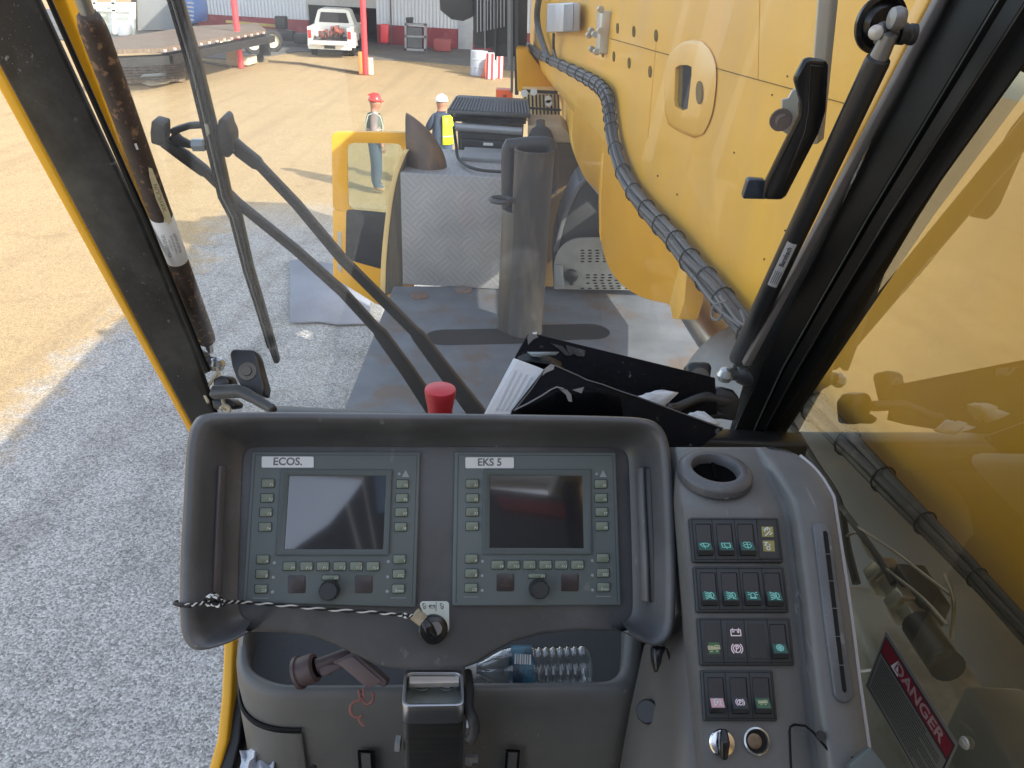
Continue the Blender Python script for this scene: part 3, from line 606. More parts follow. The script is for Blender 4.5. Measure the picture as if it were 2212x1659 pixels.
b = MB(); b.ppx(A, [(988,282),(1130,292),(1126,330),(990,326)], -.7, -.03); b.build('body', M('unit_dark', (.04,.043,.048), .5, var=.3), au, bevel=.01)
b = MB(); b.ppx(A, [(996,300),(1120,308),(1120,330),(996,326)], -.03, .03); b.build('lower_box', M('unit_black', (.02,.022,.025), .5), au, bevel=.01)
b = MB(); b.ppx(A, [(1044,308),(1065,309),(1065,315),(1044,314)], .03, .034); b.build('data_plate', label_w, au)
b = MB(); b.ppx(A, [(985,330),(1145,335),(1145,440),(985,440)], -.8, -.02); b.build('base_frame', greym, au)
# beige and dark bodywork between cooling unit and boom
cb = thing('engine_cowl', (.6,fy+1.6,DZ), 'brown and black engine bay bodywork beneath the boom behind the silencer', 'bodywork')
b = MB(); b.ppx(A, [(1140,272),(1215,272),(1240,300),(1240,310),(1140,305)], -.6, .0); b.build('beige_top', M('beige', (.42,.32,.2), .6, var=.2), cb, bevel=.01)
b = MB(); b.ppx(A, [(1140,306),(1232,306),(1262,380),(1262,700),(1140,700)], -.6, -.02); b.build('side_wall', M('cowl_brown', (.10,.062,.018), .6, var=.3, scale=5), cb, bevel=.01)
b = MB(); b.ppx(A, crv([(1140,300),(1150,280),(1170,272),(1188,282),(1196,300)],3)+[(1204,318),(1204,420),(1140,420)], -.3, .06); b.build('motor', M('motor_dark', (.03,.032,.04), .5), cb, bevel=.01)
b = MB(); b.lathe(A.pt(1150,320,.3), V(0,0,1), [(0,.02),(.08,.02),(.1,0),(.1,-.9)], 24); b.build('canister', M('can_dark', (.05,.052,.06), .45), cb)
A2 = Pl(V(0,fy+.1,0), V(0,-1,0), V(1,0,0))
b = MB(); b.ppx(A2, crv([(1196,625),(1196,545),(1215,470),(1245,405),(1262,388),(1290,410),(1330,480),(1400,560)],4)+[(1400,625)], -.5, -.02); b.build('wheel_arch', M('arch_black', (.045,.047,.052), .6, var=.2), cb, bevel=.01)
b = MB(); b.ppx(A2, crv([(1196,545),(1215,470),(1245,405),(1262,388)],4)+crv([(1267,392),(1250,412),(1222,475),(1206,545)],4), -.5, .0); b.build('arch_lip', M('lip_grey', (.13,.135,.15), .6), cb, bevel=.004)
b = MB(); b.ppx(A2, [(1262,385),(1275,380),(1330,440),(1318,452)], -.2, .03); b.build('bracket', M('bracket_pink', (.42,.37,.36), .5), cb, bevel=.004)
# perforated step
step = thing('perforated_step', A2.pt(1300,600), 'round topped perforated tread step in front of the black wheel arch', 'step')
stm = M('step_metal', (.26,.265,.25), .6, .2, var=.2, scale=10)
A3 = Pl(V(0,fy-.02,0), V(0,-1,.0), V(1,0,0))
b = MB(); b.ppx(A3, crv([(1197,625),(1197,572),(1208,540),(1232,520),(1262,514),(1340,517),(1420,540)],4)+[(1420,628)], -.02, 0); b.build('plate', stm, step, bevel=.004)
b = MB()
for r_, (va, n0, n1) in enumerate([(541,1258,1340),(547,1251,1345),(553,1258,1345),(559,1251,1350),(565,1258,1355),(594,1262,1400),(600,1270,1400),(606,1276,1400),(612,1270,1400),(618,1280,1400),(623,1258,1400)]):
    u = n0 + (8 if r_ % 2 else 0)
    while u < n1: b.ppx(A3, circ(u, va, 4.8, 1.5, 8), 0, .003); u += 16
b.build('slot_rows', deckd, step, smooth=False)
b = MB(); b.lathe(A3.pt(1234,594,0), V(0,-1,0), [(.05,0),(.05,.03),(.035,.04),(0,.04)], 18); b.ppx(A3, [(1228,600),(1240,600),(1238,616),(1230,616)], 0, .03); b.build('latch_knob', blackp, step)
b = MB(); b.ppx(A3, [(1198,575),(1215,573),(1219,622),(1200,620)], 0, .03); b.build('hinge', greym, step, bevel=.004)
# orange lamp block
b = MB(); b.ppx(Pl(V(0,fy+3.6,0),V(0,-1,0),V(1,0,0)), [(1071,194),(1107,196),(1107,218),(1071,217)], -.2, 0); b.use(M('orange_rib',(.25,.04,.01),.5)); b.ppx(Pl(V(0,fy+3.6,0),V(0,-1,0),V(1,0,0)), [(1086,205),(1094,205),(1094,210),(1086,210)], 0, .01)
tag(b.build('beacon_box', M('beacon_orange', (.85,.12,.015), .4, var=.05), bevel=.01), 'small bright orange box beyond the ribbed cooling unit cover', 'beacon box'); 
# front radiators and mast
yR = 9.2; Rr = Pl(V(0,yR,0), V(0,-1,0), V(1,0,0))
rad = thing('hook_block', Rr.pt(1085,110), 'black ribbed block hanging on dark posts left of the boom tip', 'hook block')
fin = M('fin_dark', (.035,.037,.04), .45, var=.2); b = MB(); b.ppx(Rr, [(1022,-60),(1140,-60),(1138,96),(1022,96)], -.35, -.05); b.build('core', fin, rad, bevel=.01)
b = MB()
for i in range(9): u = 1030+i*7.2; b.ppx(Rr, [(u,-60),(u+2.4,-60),(u+2.4,70-i*1.5),(u,70-i*1.5)], -.05, -.01)
b.build('fins', M('fin_light', (.35,.36,.38), .4, .5), rad)
for u, w_, v1, mt in ((1096,7,150,greym),(1112,8,205,fin),(1103,5,200,M('post_grey',(.11,.115,.12),.5)),(1068,4,130,fin),(1046,3,110,greym)):
    b = MB(); b.ppx(Rr, [(u,-60),(u+w_,-60),(u+w_,v1),(u,v1)], -.1, .02); b.build('post', mt, rad)
b = MB(); b.ppx(Rr, [(1024,96),(1137,96),(1136,112),(1120,122),(1074,122),(1060,104),(1026,104)], -.3, -.06); b.build('lower_housing', fin, rad)
wl_ = MB(); wl_.ppx(Rr, [(946,-60),(1024,-60),(1022,36),(1000,46),(975,42),(950,22)], -.3, 0); tag(wl_.build('lamp_housing', fin, bevel=.02), 'black rounded housing hanging at the top edge left of the ribbed hook block', 'lamp housing')
# electric box and bracket on the boom side
eb = thing('junction_box', B.pt(1205,60,.1), 'light grey junction box mounted on the far upper side of the boom', 'junction box')
b = MB(); b.ppx(B, [(1182,8),(1236,5),(1234,68),(1180,70)], .03, .09); b.build('housing', M('box_grey', (.5,.52,.58), .4, .2), eb, bevel=.01)
b = MB(); b.ppx(B, [(1218,10),(1238,8),(1236,66),(1216,68)], .092, .10); b.build('cover', M('cover_dark', (.2,.2,.22), .5), eb, bevel=.004)
b = MB(); b.tube(smoothpath([B.pt(1196,74,.08), B.pt(1196,105,.05), B.pt(1204,138,.05)],4), .012, 8); b.build('cable', hose, eb)
b = MB(); b.tube(smoothpath([B.pt(1166,-10,.1), B.pt(1160,30,.1), B.pt(1165,70,.08), B.pt(1185,130,.06)],5), .03, 8); tag(b.build('conduit_hose', hose), 'black hose rising from the cable bundle beside the grey junction box', 'hose')
vb = thing('hose_bracket', B.pt(1290,70,.05), 'small grey bracket with fittings on the boom right of the junction box', 'bracket')
b = MB(); b.ppx(B, [(1290,22),(1302,24),(1297,70),(1294,115),(1286,116),(1288,72)], .0, .05); b.build('bracket_plate', galv, vb, bevel=.003)
for u, v in ((1272,76),(1277,66),(1284,74),(1296,66),(1278,106),(1288,112),(1297,20)):
    b = MB(); p = B.pt(u, v, .06); b.lathe(p-bd*.03, bd, [(0,0),(.018,0),(.018,.05),(0,.05)], 8); b.build('fitting', fitm, vb)
# front guard with rods behind the cooling unit
gd = thing('front_guard', (.3,fy+3.2,2.4), 'row of thin dark rods and bolts at the carrier front under the boom', 'guard')
Q = Pl(V(0,fy+2.6,0),V(0,-1,0),V(1,0,0)); pm = M('pale_yellow_metal', (.8,.62,.3), .35, var=.1)
b = MB(); b.ppx(Q, [(1128,195),(1200,195),(1212,262),(1132,262)], -.4, -.12); b.build('backing', pm, gd)
for u in range(1134,1210,8):
    b = MB(); b.bar(Q.pt(u,204,0), Q.pt(u+2,260,0), .018, .018); b.build('rod', blackp, gd)
b = MB(); b.bar(Q.pt(1128,232,.02), Q.pt(1212,238,.02), .02, .02); b.bar(Q.pt(1128,196,.02), Q.pt(1205,200,.02), .02, .03); b.build('rail', blackp, gd)
b = MB()
for u, v in ((1133,201),(1153,198),(1184,214),(1185,222)): b.lathe(Q.pt(u,v,.03), V(0,-1,0), [(.035,0),(.035,.03),(0,.03)], 12)
b.build('light_discs', label_w, gd)
b = MB(); b.ppx(Pl(V(0,fy+3.2,0),V(0,-1,0),V(1,0,0)), [(1115,105),(1140,108),(1205,195),(1205,225),(1118,196)], -.5, 0); tag(b.build('boom_rest', yellowd, bevel=.01), 'yellow plate of the boom rest under the boom tip beside the black posts', 'boom rest')
# ---------------------------------------------------------------- yard background
YB = 46.5
def BW(y): return Pl(V(0,y,0), V(0,-1,0), V(1,0,0))
b0, b1 = G(420,72), G(1010,108)
fd = (b1-b0); fd.z = 0; fd.normalize(); FN = V(fd.y,-fd.x,0)
if FN.y > 0: FN = -FN
BP_ = Pl(b0, FN, fd)
corr = M('corrugated_white', (.62,.64,.68), .5, var=.05)
nt = corr.node_tree; N = nt.nodes; L = nt.links
tc = N.new('ShaderNodeTexCoord'); w_ = N.new('ShaderNodeTexWave'); w_.bands_direction = 'X'; w_.inputs['Scale'].default_value = 1.6; w_.inputs['Distortion'].default_value = 0; L.new(tc.outputs['Object'], w_.inputs['Vector'])
bp = N.new('ShaderNodeBump'); bp.inputs['Distance'].default_value = .04; L.new(w_.outputs['Fac'], bp.inputs['Height']); L.new(bp.outputs[0], N['Principled BSDF'].inputs['Normal'])
marm = M('maroon_panel', (.26,.035,.045), .5, var=.2, scale=2, col2=(.30,.13,.12), amt=.35, s2=1.5)
bld = thing('workshop_building', b0+fd*8, 'white corrugated workshop with maroon base band and dark open bay behind the pickup truck', 'workshop')
def lx(u, v, h=0): return BP_.hit(u, v, h)
def bldslab(name, pts, h0, h1, mt, bevel=0): b = MB(); b.prism(BP_, pts, h0, h1); return b.build(name, mt, bld, bevel=bevel)
xo0 = lx(667,85)[0]; xo1 = lx(815,95)[0]; xe = lx(1150,100)[0]+8; zb = lx(560,36)[1]*.97
X0 = lx(380,60)[0]-1
bldslab('wall', [(X0,zb),(xo0,zb),(xo0,7.5),(X0,7.5)], -.3, 0, corr)
bldslab('base_band', [(X0,0),(xo0,0),(xo0,zb),(X0,zb)], -.3, .02, marm)
bldslab('wall', [(xo1,zb),(xe,zb),(xe,7.5),(xo1,7.5)], -.3, 0, corr)
bldslab('base_band', [(xo1,0),(xe,0),(xe,zb),(xo1,zb)], -.3, .02, marm)
zo = lx(740,14)[1]
bldslab('bay_header', [(xo0,zo),(xo1,zo),(xo1,7.5),(xo0,7.5)], -.25, .01, M('header_grey', (.42,.41,.39), .6))
darkin = M('bay_dark', (.05,.052,.058), .8, var=.3, scale=1.2)
b = MB(); b.prism(BP_, [(xo0-3,0),(xo1+3,0),(xo1+3,zo+1),(xo0-3,zo+1)], -7, -6.9); b.prism(BP_, [(xo0-3,0),(xo0-2.9,0),(xo0-2.9,zo+1),(xo0-3,zo+1)], -6.9, -.35); b.prism(BP_, [(xo1+2.9,0),(xo1+3,0),(xo1+3,zo+1),(xo1+2.9,zo+1)], -6.9, -.35); b.prism(BP_, [(xo0-3,zo+1),(xo1+3,zo+1),(xo1+3,zo+1.1),(xo0-3,zo+1.1)], -6.9, -.35); b.build('bay_interior', darkin, bld)
b = MB(); a, c = lx(990,108), lx(1021,108); b.prism(BP_, [(a[0],0.02),(c[0],0.02),(c[0],lx(1000,30)[1]),(a[0],lx(1000,30)[1])], .02, .08); b.build('door', M('door_grey', (.42,.43,.45), .5), bld, bevel=.01)
b = MB(); a, c = lx(843,20), lx(846,20); b.prism(BP_, [(a[0],0.02),(c[0],0.02),(c[0],7),(a[0],7)], .02, .08); b.build('downpipe', M('pipe_dark2', (.12,.1,.1), .5), bld)
b = MB(); a, c = lx(415,60), lx(421,60); b.prism(BP_, [(a[0],0.02),(c[0],0.02),(c[0],7),(a[0],7)], .02, .12); b.build('corner_trim', M('trim_red', (.35,.05,.07), .5), bld)
for u0, u1, v0, nm in ((700,730,18,'shelf'),(762,790,30,'shelf')):
    b = MB(); a, c = lx(u0,90,-2), lx(u1,90,-2); b.prism(BP_, [(a[0],0),(c[0],0),(c[0],lx(u0,v0,-2)[1]),(a[0],lx(u0,v0,-2)[1])], -2.5, -2); b.build(nm, M('shelf_dark', (.09,.08,.08), .7, var=.5, scale=3), bld)
# canopy over the front of the workshop, outside the frame, carried on the red poles
can = MB(); can.prism(Pl(V(0,0,0),V(0,0,1),V(1,0,0)), [(-7,36.5),(.6,34.9),(6.4,29.9),(14,25),(14,45.2),(-12.5,46.6),(-12.5,37)], 7.5, 7.7); tag(can.build('canopy_roof', corr), 'flat metal canopy roof in front of the white workshop above the red poles', 'canopy roof')
apr = MB(); apr.prism(Pl(V(0,0,0),V(0,0,1),V(1,0,0)), [(p.x,p.y) for p in [G(400,122),G(520,131),G(640,112),G(700,112),G(759,116),G(800,128),G(900,132),G(992,140),G(1100,152),G(1160,160)]]+[(16,34),(16,60),(-40,60),(-30,44)], -.02, .035); struct(apr.build('shade_apron', M('apron_shade_dark', (.12,.118,.115), .85, var=.2, scale=.6, col2=(.2,.17,.13), amt=.38, s2=.5, sharp=.3)))  # dark apron cut to the canopy's shade edge, shade put into its colour
redm = M('pole_red', (.78,.06,.07), .4, var=.08)
woodm = M('wood_tan', (.42,.30,.18), .8, var=.25, scale=5, stretch=(1,1,6))
g1 = G(521,146); pl1 = thing('red_pole', g1, 'leaning red steel pole beside the flatbed trailer wheels', 'pole', 'red canopy poles')
b = MB(); b.lathe(g1, V(0,0,1), [(.15,0),(.15,.03),(.115,.03),(.115,7.5)], 14); b.build('shaft', redm, pl1)
g2 = G(790,160); pl2 = thing('red_pole', g2, 'red steel pole with orange base sleeve right of the white pickup', 'pole', 'red canopy poles')
b = MB(); b.lathe(g2, V(0,0,1), [(.15,0),(.15,.03),(.115,.03),(.115,7.5)], 14); b.build('shaft', redm, pl2)
b = MB(); b.box(g2+V(-.17,-.1,.42), (.14,.2,.84)); b.build('sleeve', M('sleeve_orange', (.62,.25,.08), .6), pl2, bevel=.02)
b = MB(); b.lathe(g2+V(.2,.0,0), V(0,0,1), [(.12,0),(.12,.62),(0,.62)], 12); b.build('bollard', M('bollard_cream', (.7,.58,.42), .6), pl2)
b = MB(); b.box(g2+V(-.2,-.02,4.2), (.2,.06,.95)); b.use(redm); b.box(g2+V(-.2,-.06,4.3), (.14,.02,.45)); b.build('sign_plate', white, pl2)
tag((lambda b_: b_.build('wood_block', woodm, bevel=.02))(MB().box(G(504,143)+V(0,.1,.45), (.5,.3,.9))), 'tan wooden block standing left of the left red pole', 'wood block')
tag((lambda b_: b_.build('wood_plank', M('plank_pale', (.62,.55,.40), .8), bevel=.02))(MB().bar(G(527,143)+V(0,0,.18), G(548,138)+V(0,0,.2), .35, .3)), 'pale wooden crate lying right of the left red pole', 'crate')
jk = thing('trailer_jack', G(572,134), 'small black wheeled jack on the sand right of the left red pole', 'jack')
b = MB(); o_ = G(570,134); b.lathe(o_+V(-.15,0,.16), V(0,1,0), [(0,-.06),(.16,-.06),(.16,.06),(0,.06)], 14); b.build('wheel', rubber, jk)
b = MB(); b.box(o_+V(.1,0,.55), (.4,.25,.55)); b.bar(o_+V(-.15,0,.16), o_+V(.2,.1,.9), .08, .08); b.build('stand', blackp, jk)
b = MB(); b.tube([G(580,132,.05), G(650,137,.05), G(783,158,.05)], .045, 6); tag(b.build('ground_pipe', M('pipe_brown', (.12,.09,.06), .7)), 'long thin brown pipe lying on the sand between the two red poles', 'pipe')
b = MB(); b.tube([G(425,131,.05), G(498,144,.05)], .045, 6); tag(b.build('ground_pipe', bpy.data.materials['pipe_brown']), 'short brown pipe on the sand left of the left red pole', 'pipe')
# pickup truck -------------------------------------------------------
tp = G(715,124); tk = thing('pickup_truck', tp, 'white pickup truck seen from behind with lowered tailgate and a red loaded bed', 'pickup truck')
fw = V(-.12,1,0).normalized(); sd = V(fw.y,-fw.x,0)
tw = M('truck_white', (.74,.74,.70), .35, var=.04, coat=.3)
def tpt(x, y, z): return tp + sd*x + fw*y + V(0,0,z)
def loft(secs_, mt, name, par, bevel=.04, close=True):
    b = MB(); b.grid([[tpt(x, y, z) for x, z in s_] for y, s_ in secs_], True)
    b.poly([tpt(x, secs_[0][0], z) for x, z in secs_[0][1]][::-1]); b.poly([tpt(x, secs_[-1][0], z) for x, z in secs_[-1][1]]); return b.build(name, mt, par, bevel=bevel)
def side(x0_, x1_, z0, z1, y0, y1, nm='bed_side'):
    return loft([(y0,[(x0_,z0),(x1_,z0),(x1_,z1),(x0_,z1)]),(y1,[(x0_,z0),(x1_,z0),(x1_,z1),(x0_,z1)])], tw, nm, tk)
side(-1.0,-.80,.45,1.28,0,2.1); side(.80,1.0,.45,1.28,0,2.1)
loft([(0,[(-.80,.55),(.80,.55),(.80,.74),(-.80,.74)]),(2.1,[(-.80,.55),(.80,.55),(.80,.74),(-.80,.74)])], blackp, 'bed_floor', tk, .01)
loft([(.55,[(-1.12,.4),(-.95,.4),(-.95,1.0),(-1.08,1.0)]),(1.75,[(-1.12,.4),(-.95,.4),(-.95,1.0),(-1.08,1.0)])], tw, 'fender', tk, .06)
loft([(.55,[(1.12,.4),(.95,.4),(.95,1.0),(1.08,1.0)]),(1.75,[(1.12,.4),(.95,.4),(.95,1.0),(1.08,1.0)])], tw, 'fender', tk, .06)
loft([(2.1,[(-1,.45),(1,.45),(1,1.25),(-1,1.25)]),(5.6,[(-1,.45),(1,.45),(1,1.2),(-1,1.2)])], tw, 'body', tk, .08)
cs = lambda k: [(-.95*k,1.2),(.95*k,1.2),(.93*k,1.35),(.74*k,1.88),(.6*k,1.95),(-.6*k,1.95),(-.74*k,1.88),(-.93*k,1.35)]
loft([(2.15,cs(1)),(3.9,cs(1)),(4.5,[(-.95,1.2),(.95,1.2),(.93,1.22),(.9,1.23),(.6,1.24),(-.6,1.24),(-.9,1.23),(-.93,1.22)])], tw, 'cab', tk, .03)
b = MB(); b.poly([tpt(-.72,2.12,1.36),tpt(.72,2.12,1.36),tpt(.6,2.12,1.80),tpt(-.6,2.12,1.80)]); b.build('rear_window', M('window_dark', (.03,.035,.045), .1), tk, smooth=False)
loft([(-.62,[(-.78,.60),(.78,.60),(.78,.67),(-.78,.67)]),(0,[(-.78,.62),(.78,.62),(.78,.72),(-.78,.72)])], tw, 'tailgate', tk, .02)
loft([(-.22,[(-.98,.36),(.98,.36),(.98,.56),(-.98,.56)]),(-.02,[(-.98,.36),(.98,.36),(.98,.56),(-.98,.56)])], tw, 'bumper', tk, .03)
b = MB(); b.box(tpt(0,-.235,.46), (.5,.02,.13), (sd,fw,V(0,0,1))); b.build('number_plate', ink, tk)
for sx_ in (-1,1):
    b = MB(); b.box(tpt(.9*sx_,-.02,.98), (.15,.06,.34), (sd,fw,V(0,0,1))); b.build('tail_light', M('tail_red', (.6,.03,.03), .3), tk, bevel=.01)
    for yy in (1.15,4.6):
        b = MB(); b.lathe(tpt((.86)*sx_,yy,.38), sd*sx_, [(0,-.12),(.38,-.12),(.40,-.05),(.40,.12),(.36,.16),(.22,.17),(0,.15)], 22); b.build('wheel', rubber, tk)
b = MB()
for i in range(16):
    b.box(tpt(random.uniform(-.55,.55), random.uniform(.2,1.8), random.uniform(.85,1.2)), (random.uniform(.1,.35), random.uniform(.2,.5), random.uniform(.1,.3)))
tag(b.build('bed_cargo', M('cargo_red', (.45,.1,.06), .6, var=.5, scale=6, col2=(.05,.05,.05), amt=.5, s2=5), bevel=.02), 'jumble of red straps and boxes heaped in the bed of the white pickup', 'cargo')
# flatbed trailer ----------------------------------------------------
DZt = 1.35
plankm = M('plank_wood', (.15,.11,.078), .8, var=.5, scale=3, stretch=(.25,9,1), col2=(.29,.23,.17), amt=.4, s2=3)
tr = thing('flatbed_trailer', G(430,110), 'long flatbed trailer with plank deck and black frame left of the left red pole', 'trailer')
q = [G(232,108,DZt), G(345,104,DZt), G(575,64,DZt), G(556,50,DZt), G(420,56,DZt), G(245,82,DZt)]
TPl = Pl(V(0,0,DZt), V(0,0,1), V(1,0,0)); b = MB(); b.prism(TPl, [(p.x,p.y) for p in q], -.12, 0); b.build('deck', plankm, tr)
ne = [q[0], q[1], q[2]]
b = MB()
for p0, p1 in zip(ne, ne[1:]): b.bar(p0+V(0,.3,-.35), p1+V(0,.3,-.35), .5, .25)
b.build('frame_rail', blackp, tr)
b = MB()
for i in range(14):
    p0 = q[1].lerp(q[2], (i+.5)/14); b.box(p0+V(0,-.06,-.09), (.12,.08,.07))
b.build('side_marker', M('marker_pink', (.7,.45,.45), .5), tr)
wb = G(548,118)
for dx, dy in ((-1.2,0),(-.0,.1),(.45,1.5)):
    b = MB(); c_ = V(wb.x+dx, wb.y+dy, .5); b.lathe(c_, V(.55,-1,0), [(0,-.15),(.48,-.15),(.5,-.1),(.5,.1),(.45,.14),(.3,.14)], 22); b.use(M('rim_cream', (.72,.66,.5), .4)); b.lathe(c_, V(.55,-1,0), [(.3,.14),(.28,.02),(.1,.0),(.08,.1),(0,.1)], 16); b.build('wheel', rubber, tr)
# planks lying on the ground in front of the trailer
pk = MB(); aa = G(240,130); 
for i in range(9):
    p0 = G(232+i*3, 128+i*6.2, .08+.02*(i%2)); p1 = G(402+i*0.5-i*1.0, 130+i*5.2, .08); pk.bar(p0, p1, .24, .09)
pg = thing('plank_stack', G(320,160), 'stack of long weathered planks lying on the sand in front of the trailer', 'plank stack')
pk.build('planks', plankm, pg)
tp_ = MB(); q = [G(290,172,.05), G(312,160,.14), G(350,157,.16), G(392,160,.05), G(360,178,.1), G(322,184,.05)]; tp_.poly(q); tag(tp_.build('bent_sheet', M('tarp_grey', (.36,.31,.22), .6, var=.3, scale=3), solid=.04), 'curled grey sheet lying at the front edge of the ground planks', 'metal sheet')
# left background: shed, greenhouse frames, blue truck
Pz = lambda y: BW(y)
sh = thing('grey_shed', G(345,66), 'plain grey shed wall with dark corner post behind the trailer', 'shed')
b = MB(); pq = Pz(47); b.ppx(pq, [(292,66),(394,64),(394,-60),(292,-60)], -4, 0); b.build('wall', M('shed_grey', (.30,.31,.31), .6, var=.06), sh)
b = MB(); b.ppx(pq, [(286,66),(296,66),(292,-60),(280,-60)], -.2, .1); b.build('corner_post', M('post_dark', (.05,.045,.045), .5), sh)
gh = thing('window_frame_rack', G(240,80), 'pale window frames leaning in a row left of the grey shed', 'window frames')
b = MB(); pq = Pz(44)
for px in ([(150,5),(292,5),(292,10),(150,8)], [(150,18),(288,22),(288,26),(150,22)], [(240,0),(247,0),(253,80),(246,80)], [(200,0),(206,0),(212,84),(206,84)], [(150,84),(300,78),(300,84),(150,90)]): b.ppx(pq, px, -.1, 0)
b.build('frame', white, gh)
b = MB(); b.ppx(pq, [(150,8),(290,8),(290,80),(150,86)], -.6, -.4); b.build('panel', M('panel_green', (.55,.6,.5), .5, var=.4, scale=.9, col2=(.85,.87,.86), amt=.5, s2=1.2), gh)
b = MB(); b.ppx(Pz(43), [(252,60),(262,50),(276,54),(278,78),(254,80)], -.5, 0); tag(b.build('white_barrel', white, bevel=.1), 'white barrel beside the pale window frames', 'barrel')
bt = thing('blue_truck', G(408,66), 'blue truck nose half hidden behind the wiper blade beside the white workshop', 'truck')
pq = Pz(44.5)
b = MB(); b.ppx(pq, [(394,-30),(414,-30),(416,0),(420,20),(420,50),(396,52)], -2, 0); b.build('cab', M('truck_blue', (.10,.2,.5), .35), bt, bevel=.1)
b = MB()
for i in range(5): b.ppx(pq, [(404,4+i*9),(418,6+i*9),(418,9+i*9),(404,7+i*9)], 0, .06)
b.build('grille', steel, bt)
b = MB(); b.lathe(pq.pt(410,58,-.6), V(0,-1,0), [(0,0),(.5,0),(.5,.3),(0,.3)], 20); b.build('wheel', rubber, bt)
# clutter along the workshop wall
def clut(name, px, y, d, mt, lab, cat, bevel=.03, group=None):
    b = MB(); b.ppx(Pz(y), px, -d, 0); return tag(b.build(name, mt, bevel=bevel), lab, cat, group)
dg = M('dark_grey_box', (.12,.12,.125), .6, var=.3, scale=3)
lk = thing('tool_rack', G(896,110), 'grey steel shelf rack against the maroon workshop wall', 'shelf rack')
b = MB(); pq = Pz(43.5)
for px in ([(874,50),(878,50),(878,110),(874,110)],[(916,52),(920,52),(920,112),(916,112)],[(874,50),(920,52),(920,56),(874,54)],[(874,76),(920,78),(920,82),(874,80)],[(874,104),(920,106),(920,111),(874,109)]): b.ppx(pq, px, -.6, 0)
b.build('frame', M('rack_grey', (.3,.3,.31), .5), lk)
b = MB(); b.ppx(pq, [(880,58),(912,60),(912,104),(880,102)], -.5, -.1); b.build('stored_boxes', dg, lk)
clut('red_box', [(936,84),(972,86),(972,112),(936,110)], 43.8, .7, M('dull_red', (.3,.06,.06), .6), 'low dull red box right of the grey shelf rack', 'box')
clut('wheelie_bin', [(876,38),(892,38),(890,52),(878,52)], 43.9, .4, blackp, 'black bin lid propped on top of the grey shelf rack', 'bin')
clut('red_cabinet', [(822,52),(838,53),(838,92),(822,91)], 44.2, .5, redm, 'narrow red cabinet beside the dark bay opening', 'cabinet')
mm = thing('machine_frame', G(620,98), 'low black machine frame standing against the maroon band left of the pickup', 'machine')
b = MB(); o_ = G(625,100)
for dx, dz, w_, h_ in ((0,.5,1.6,.5),(.2,1.1,.5,.6),(-.8,.3,.4,.6),(1.2,.4,.7,.5),(2.0,.3,.5,.6)): b.box(o_+V(dx-.5,0,dz), (w_,.6,h_))
b.build('frame', blackp, mm, bevel=.03)
b = MB(); b.bar(o_+V(-3.2,.2,1.0), o_+V(-.4,.2,.9), .12,.12); b.build('yellow_bar', M('dull_yellow', (.4,.3,.08), .6), mm)
for u, v, lab in ((905,112,'left'),(965,116,'right')):
    pass
# drum, cone and striped barrels near the posts
dr_ = G(1034,162); dd_ = thing('blue_white_drum', dr_, 'pale blue grey drum left of the striped barrels', 'drum')
b = MB(); b.lathe(dr_, V(0,0,1), [(.36,0),(.36,.3),(.38,.32),(.36,.34),(.36,.62),(.38,.64),(.36,.66),(.36,.95),(0,.95)], 22); b.build('body', M('drum_blue', (.5,.55,.62), .5), dd_)
cn = thing('traffic_cone', G(1049,166), 'orange traffic cone between the pale drum and the striped barrels', 'traffic cone')
b = MB(); o_ = G(1049,166); b.box(o_+V(0,0,.02), (.36,.36,.04)); b.lathe(o_+V(0,0,.04), V(0,0,1), [(.13,0),(.03,.68),(0,.68)], 14); b.build('cone', M('cone_orange', (.85,.17,.05), .5), cn)
for k, (u, v, lab) in enumerate(((1060,170,'red and white striped barrel next to the orange cone'),(1075,168,'red and white striped barrel furthest from the orange cone'))):
    o_ = G(u, v); sbm = 'barrel_white'; t_ = thing('striped_barrel', o_, lab, 'barrel', 'striped barrels')
    b = MB()
    for i in range(12):
        b.use(redm if i % 2 else white); b.v  # vertical stripes
        for j in range(2):
            a0 = 2*math.pi*(i+j/2)/12; a1 = 2*math.pi*(i+(j+1)/2)/12; r_ = .22
            b.poly([o_+V(r_*math.cos(a0),r_*math.sin(a0),0), o_+V(r_*math.cos(a1),r_*math.sin(a1),0), o_+V(r_*math.cos(a1),r_*math.sin(a1),.98), o_+V(r_*math.cos(a0),r_*math.sin(a0),.98)])
    b.use(white); b.poly([o_+V(.22*math.cos(2*math.pi*i/24),.22*math.sin(2*math.pi*i/24),.98) for i in range(24)]); b.build('body', None, t_, flip=False)
# mat on the ground beside the carrier
mat_ = MB(); q = [G(626,565,.012), G(650,562,.012), G(800,585,.012), G(800,700,.012), G(730,702,.012), G(690,696,.012), G(626,698,.012)]; mat_.poly(q); tag(mat_.build('ground_mat', M('mat_blue', (.22,.235,.28), .7, var=.15, scale=2), solid=.02), 'blue grey rubber mat on the gravel left of the carrier deck', 'mat')
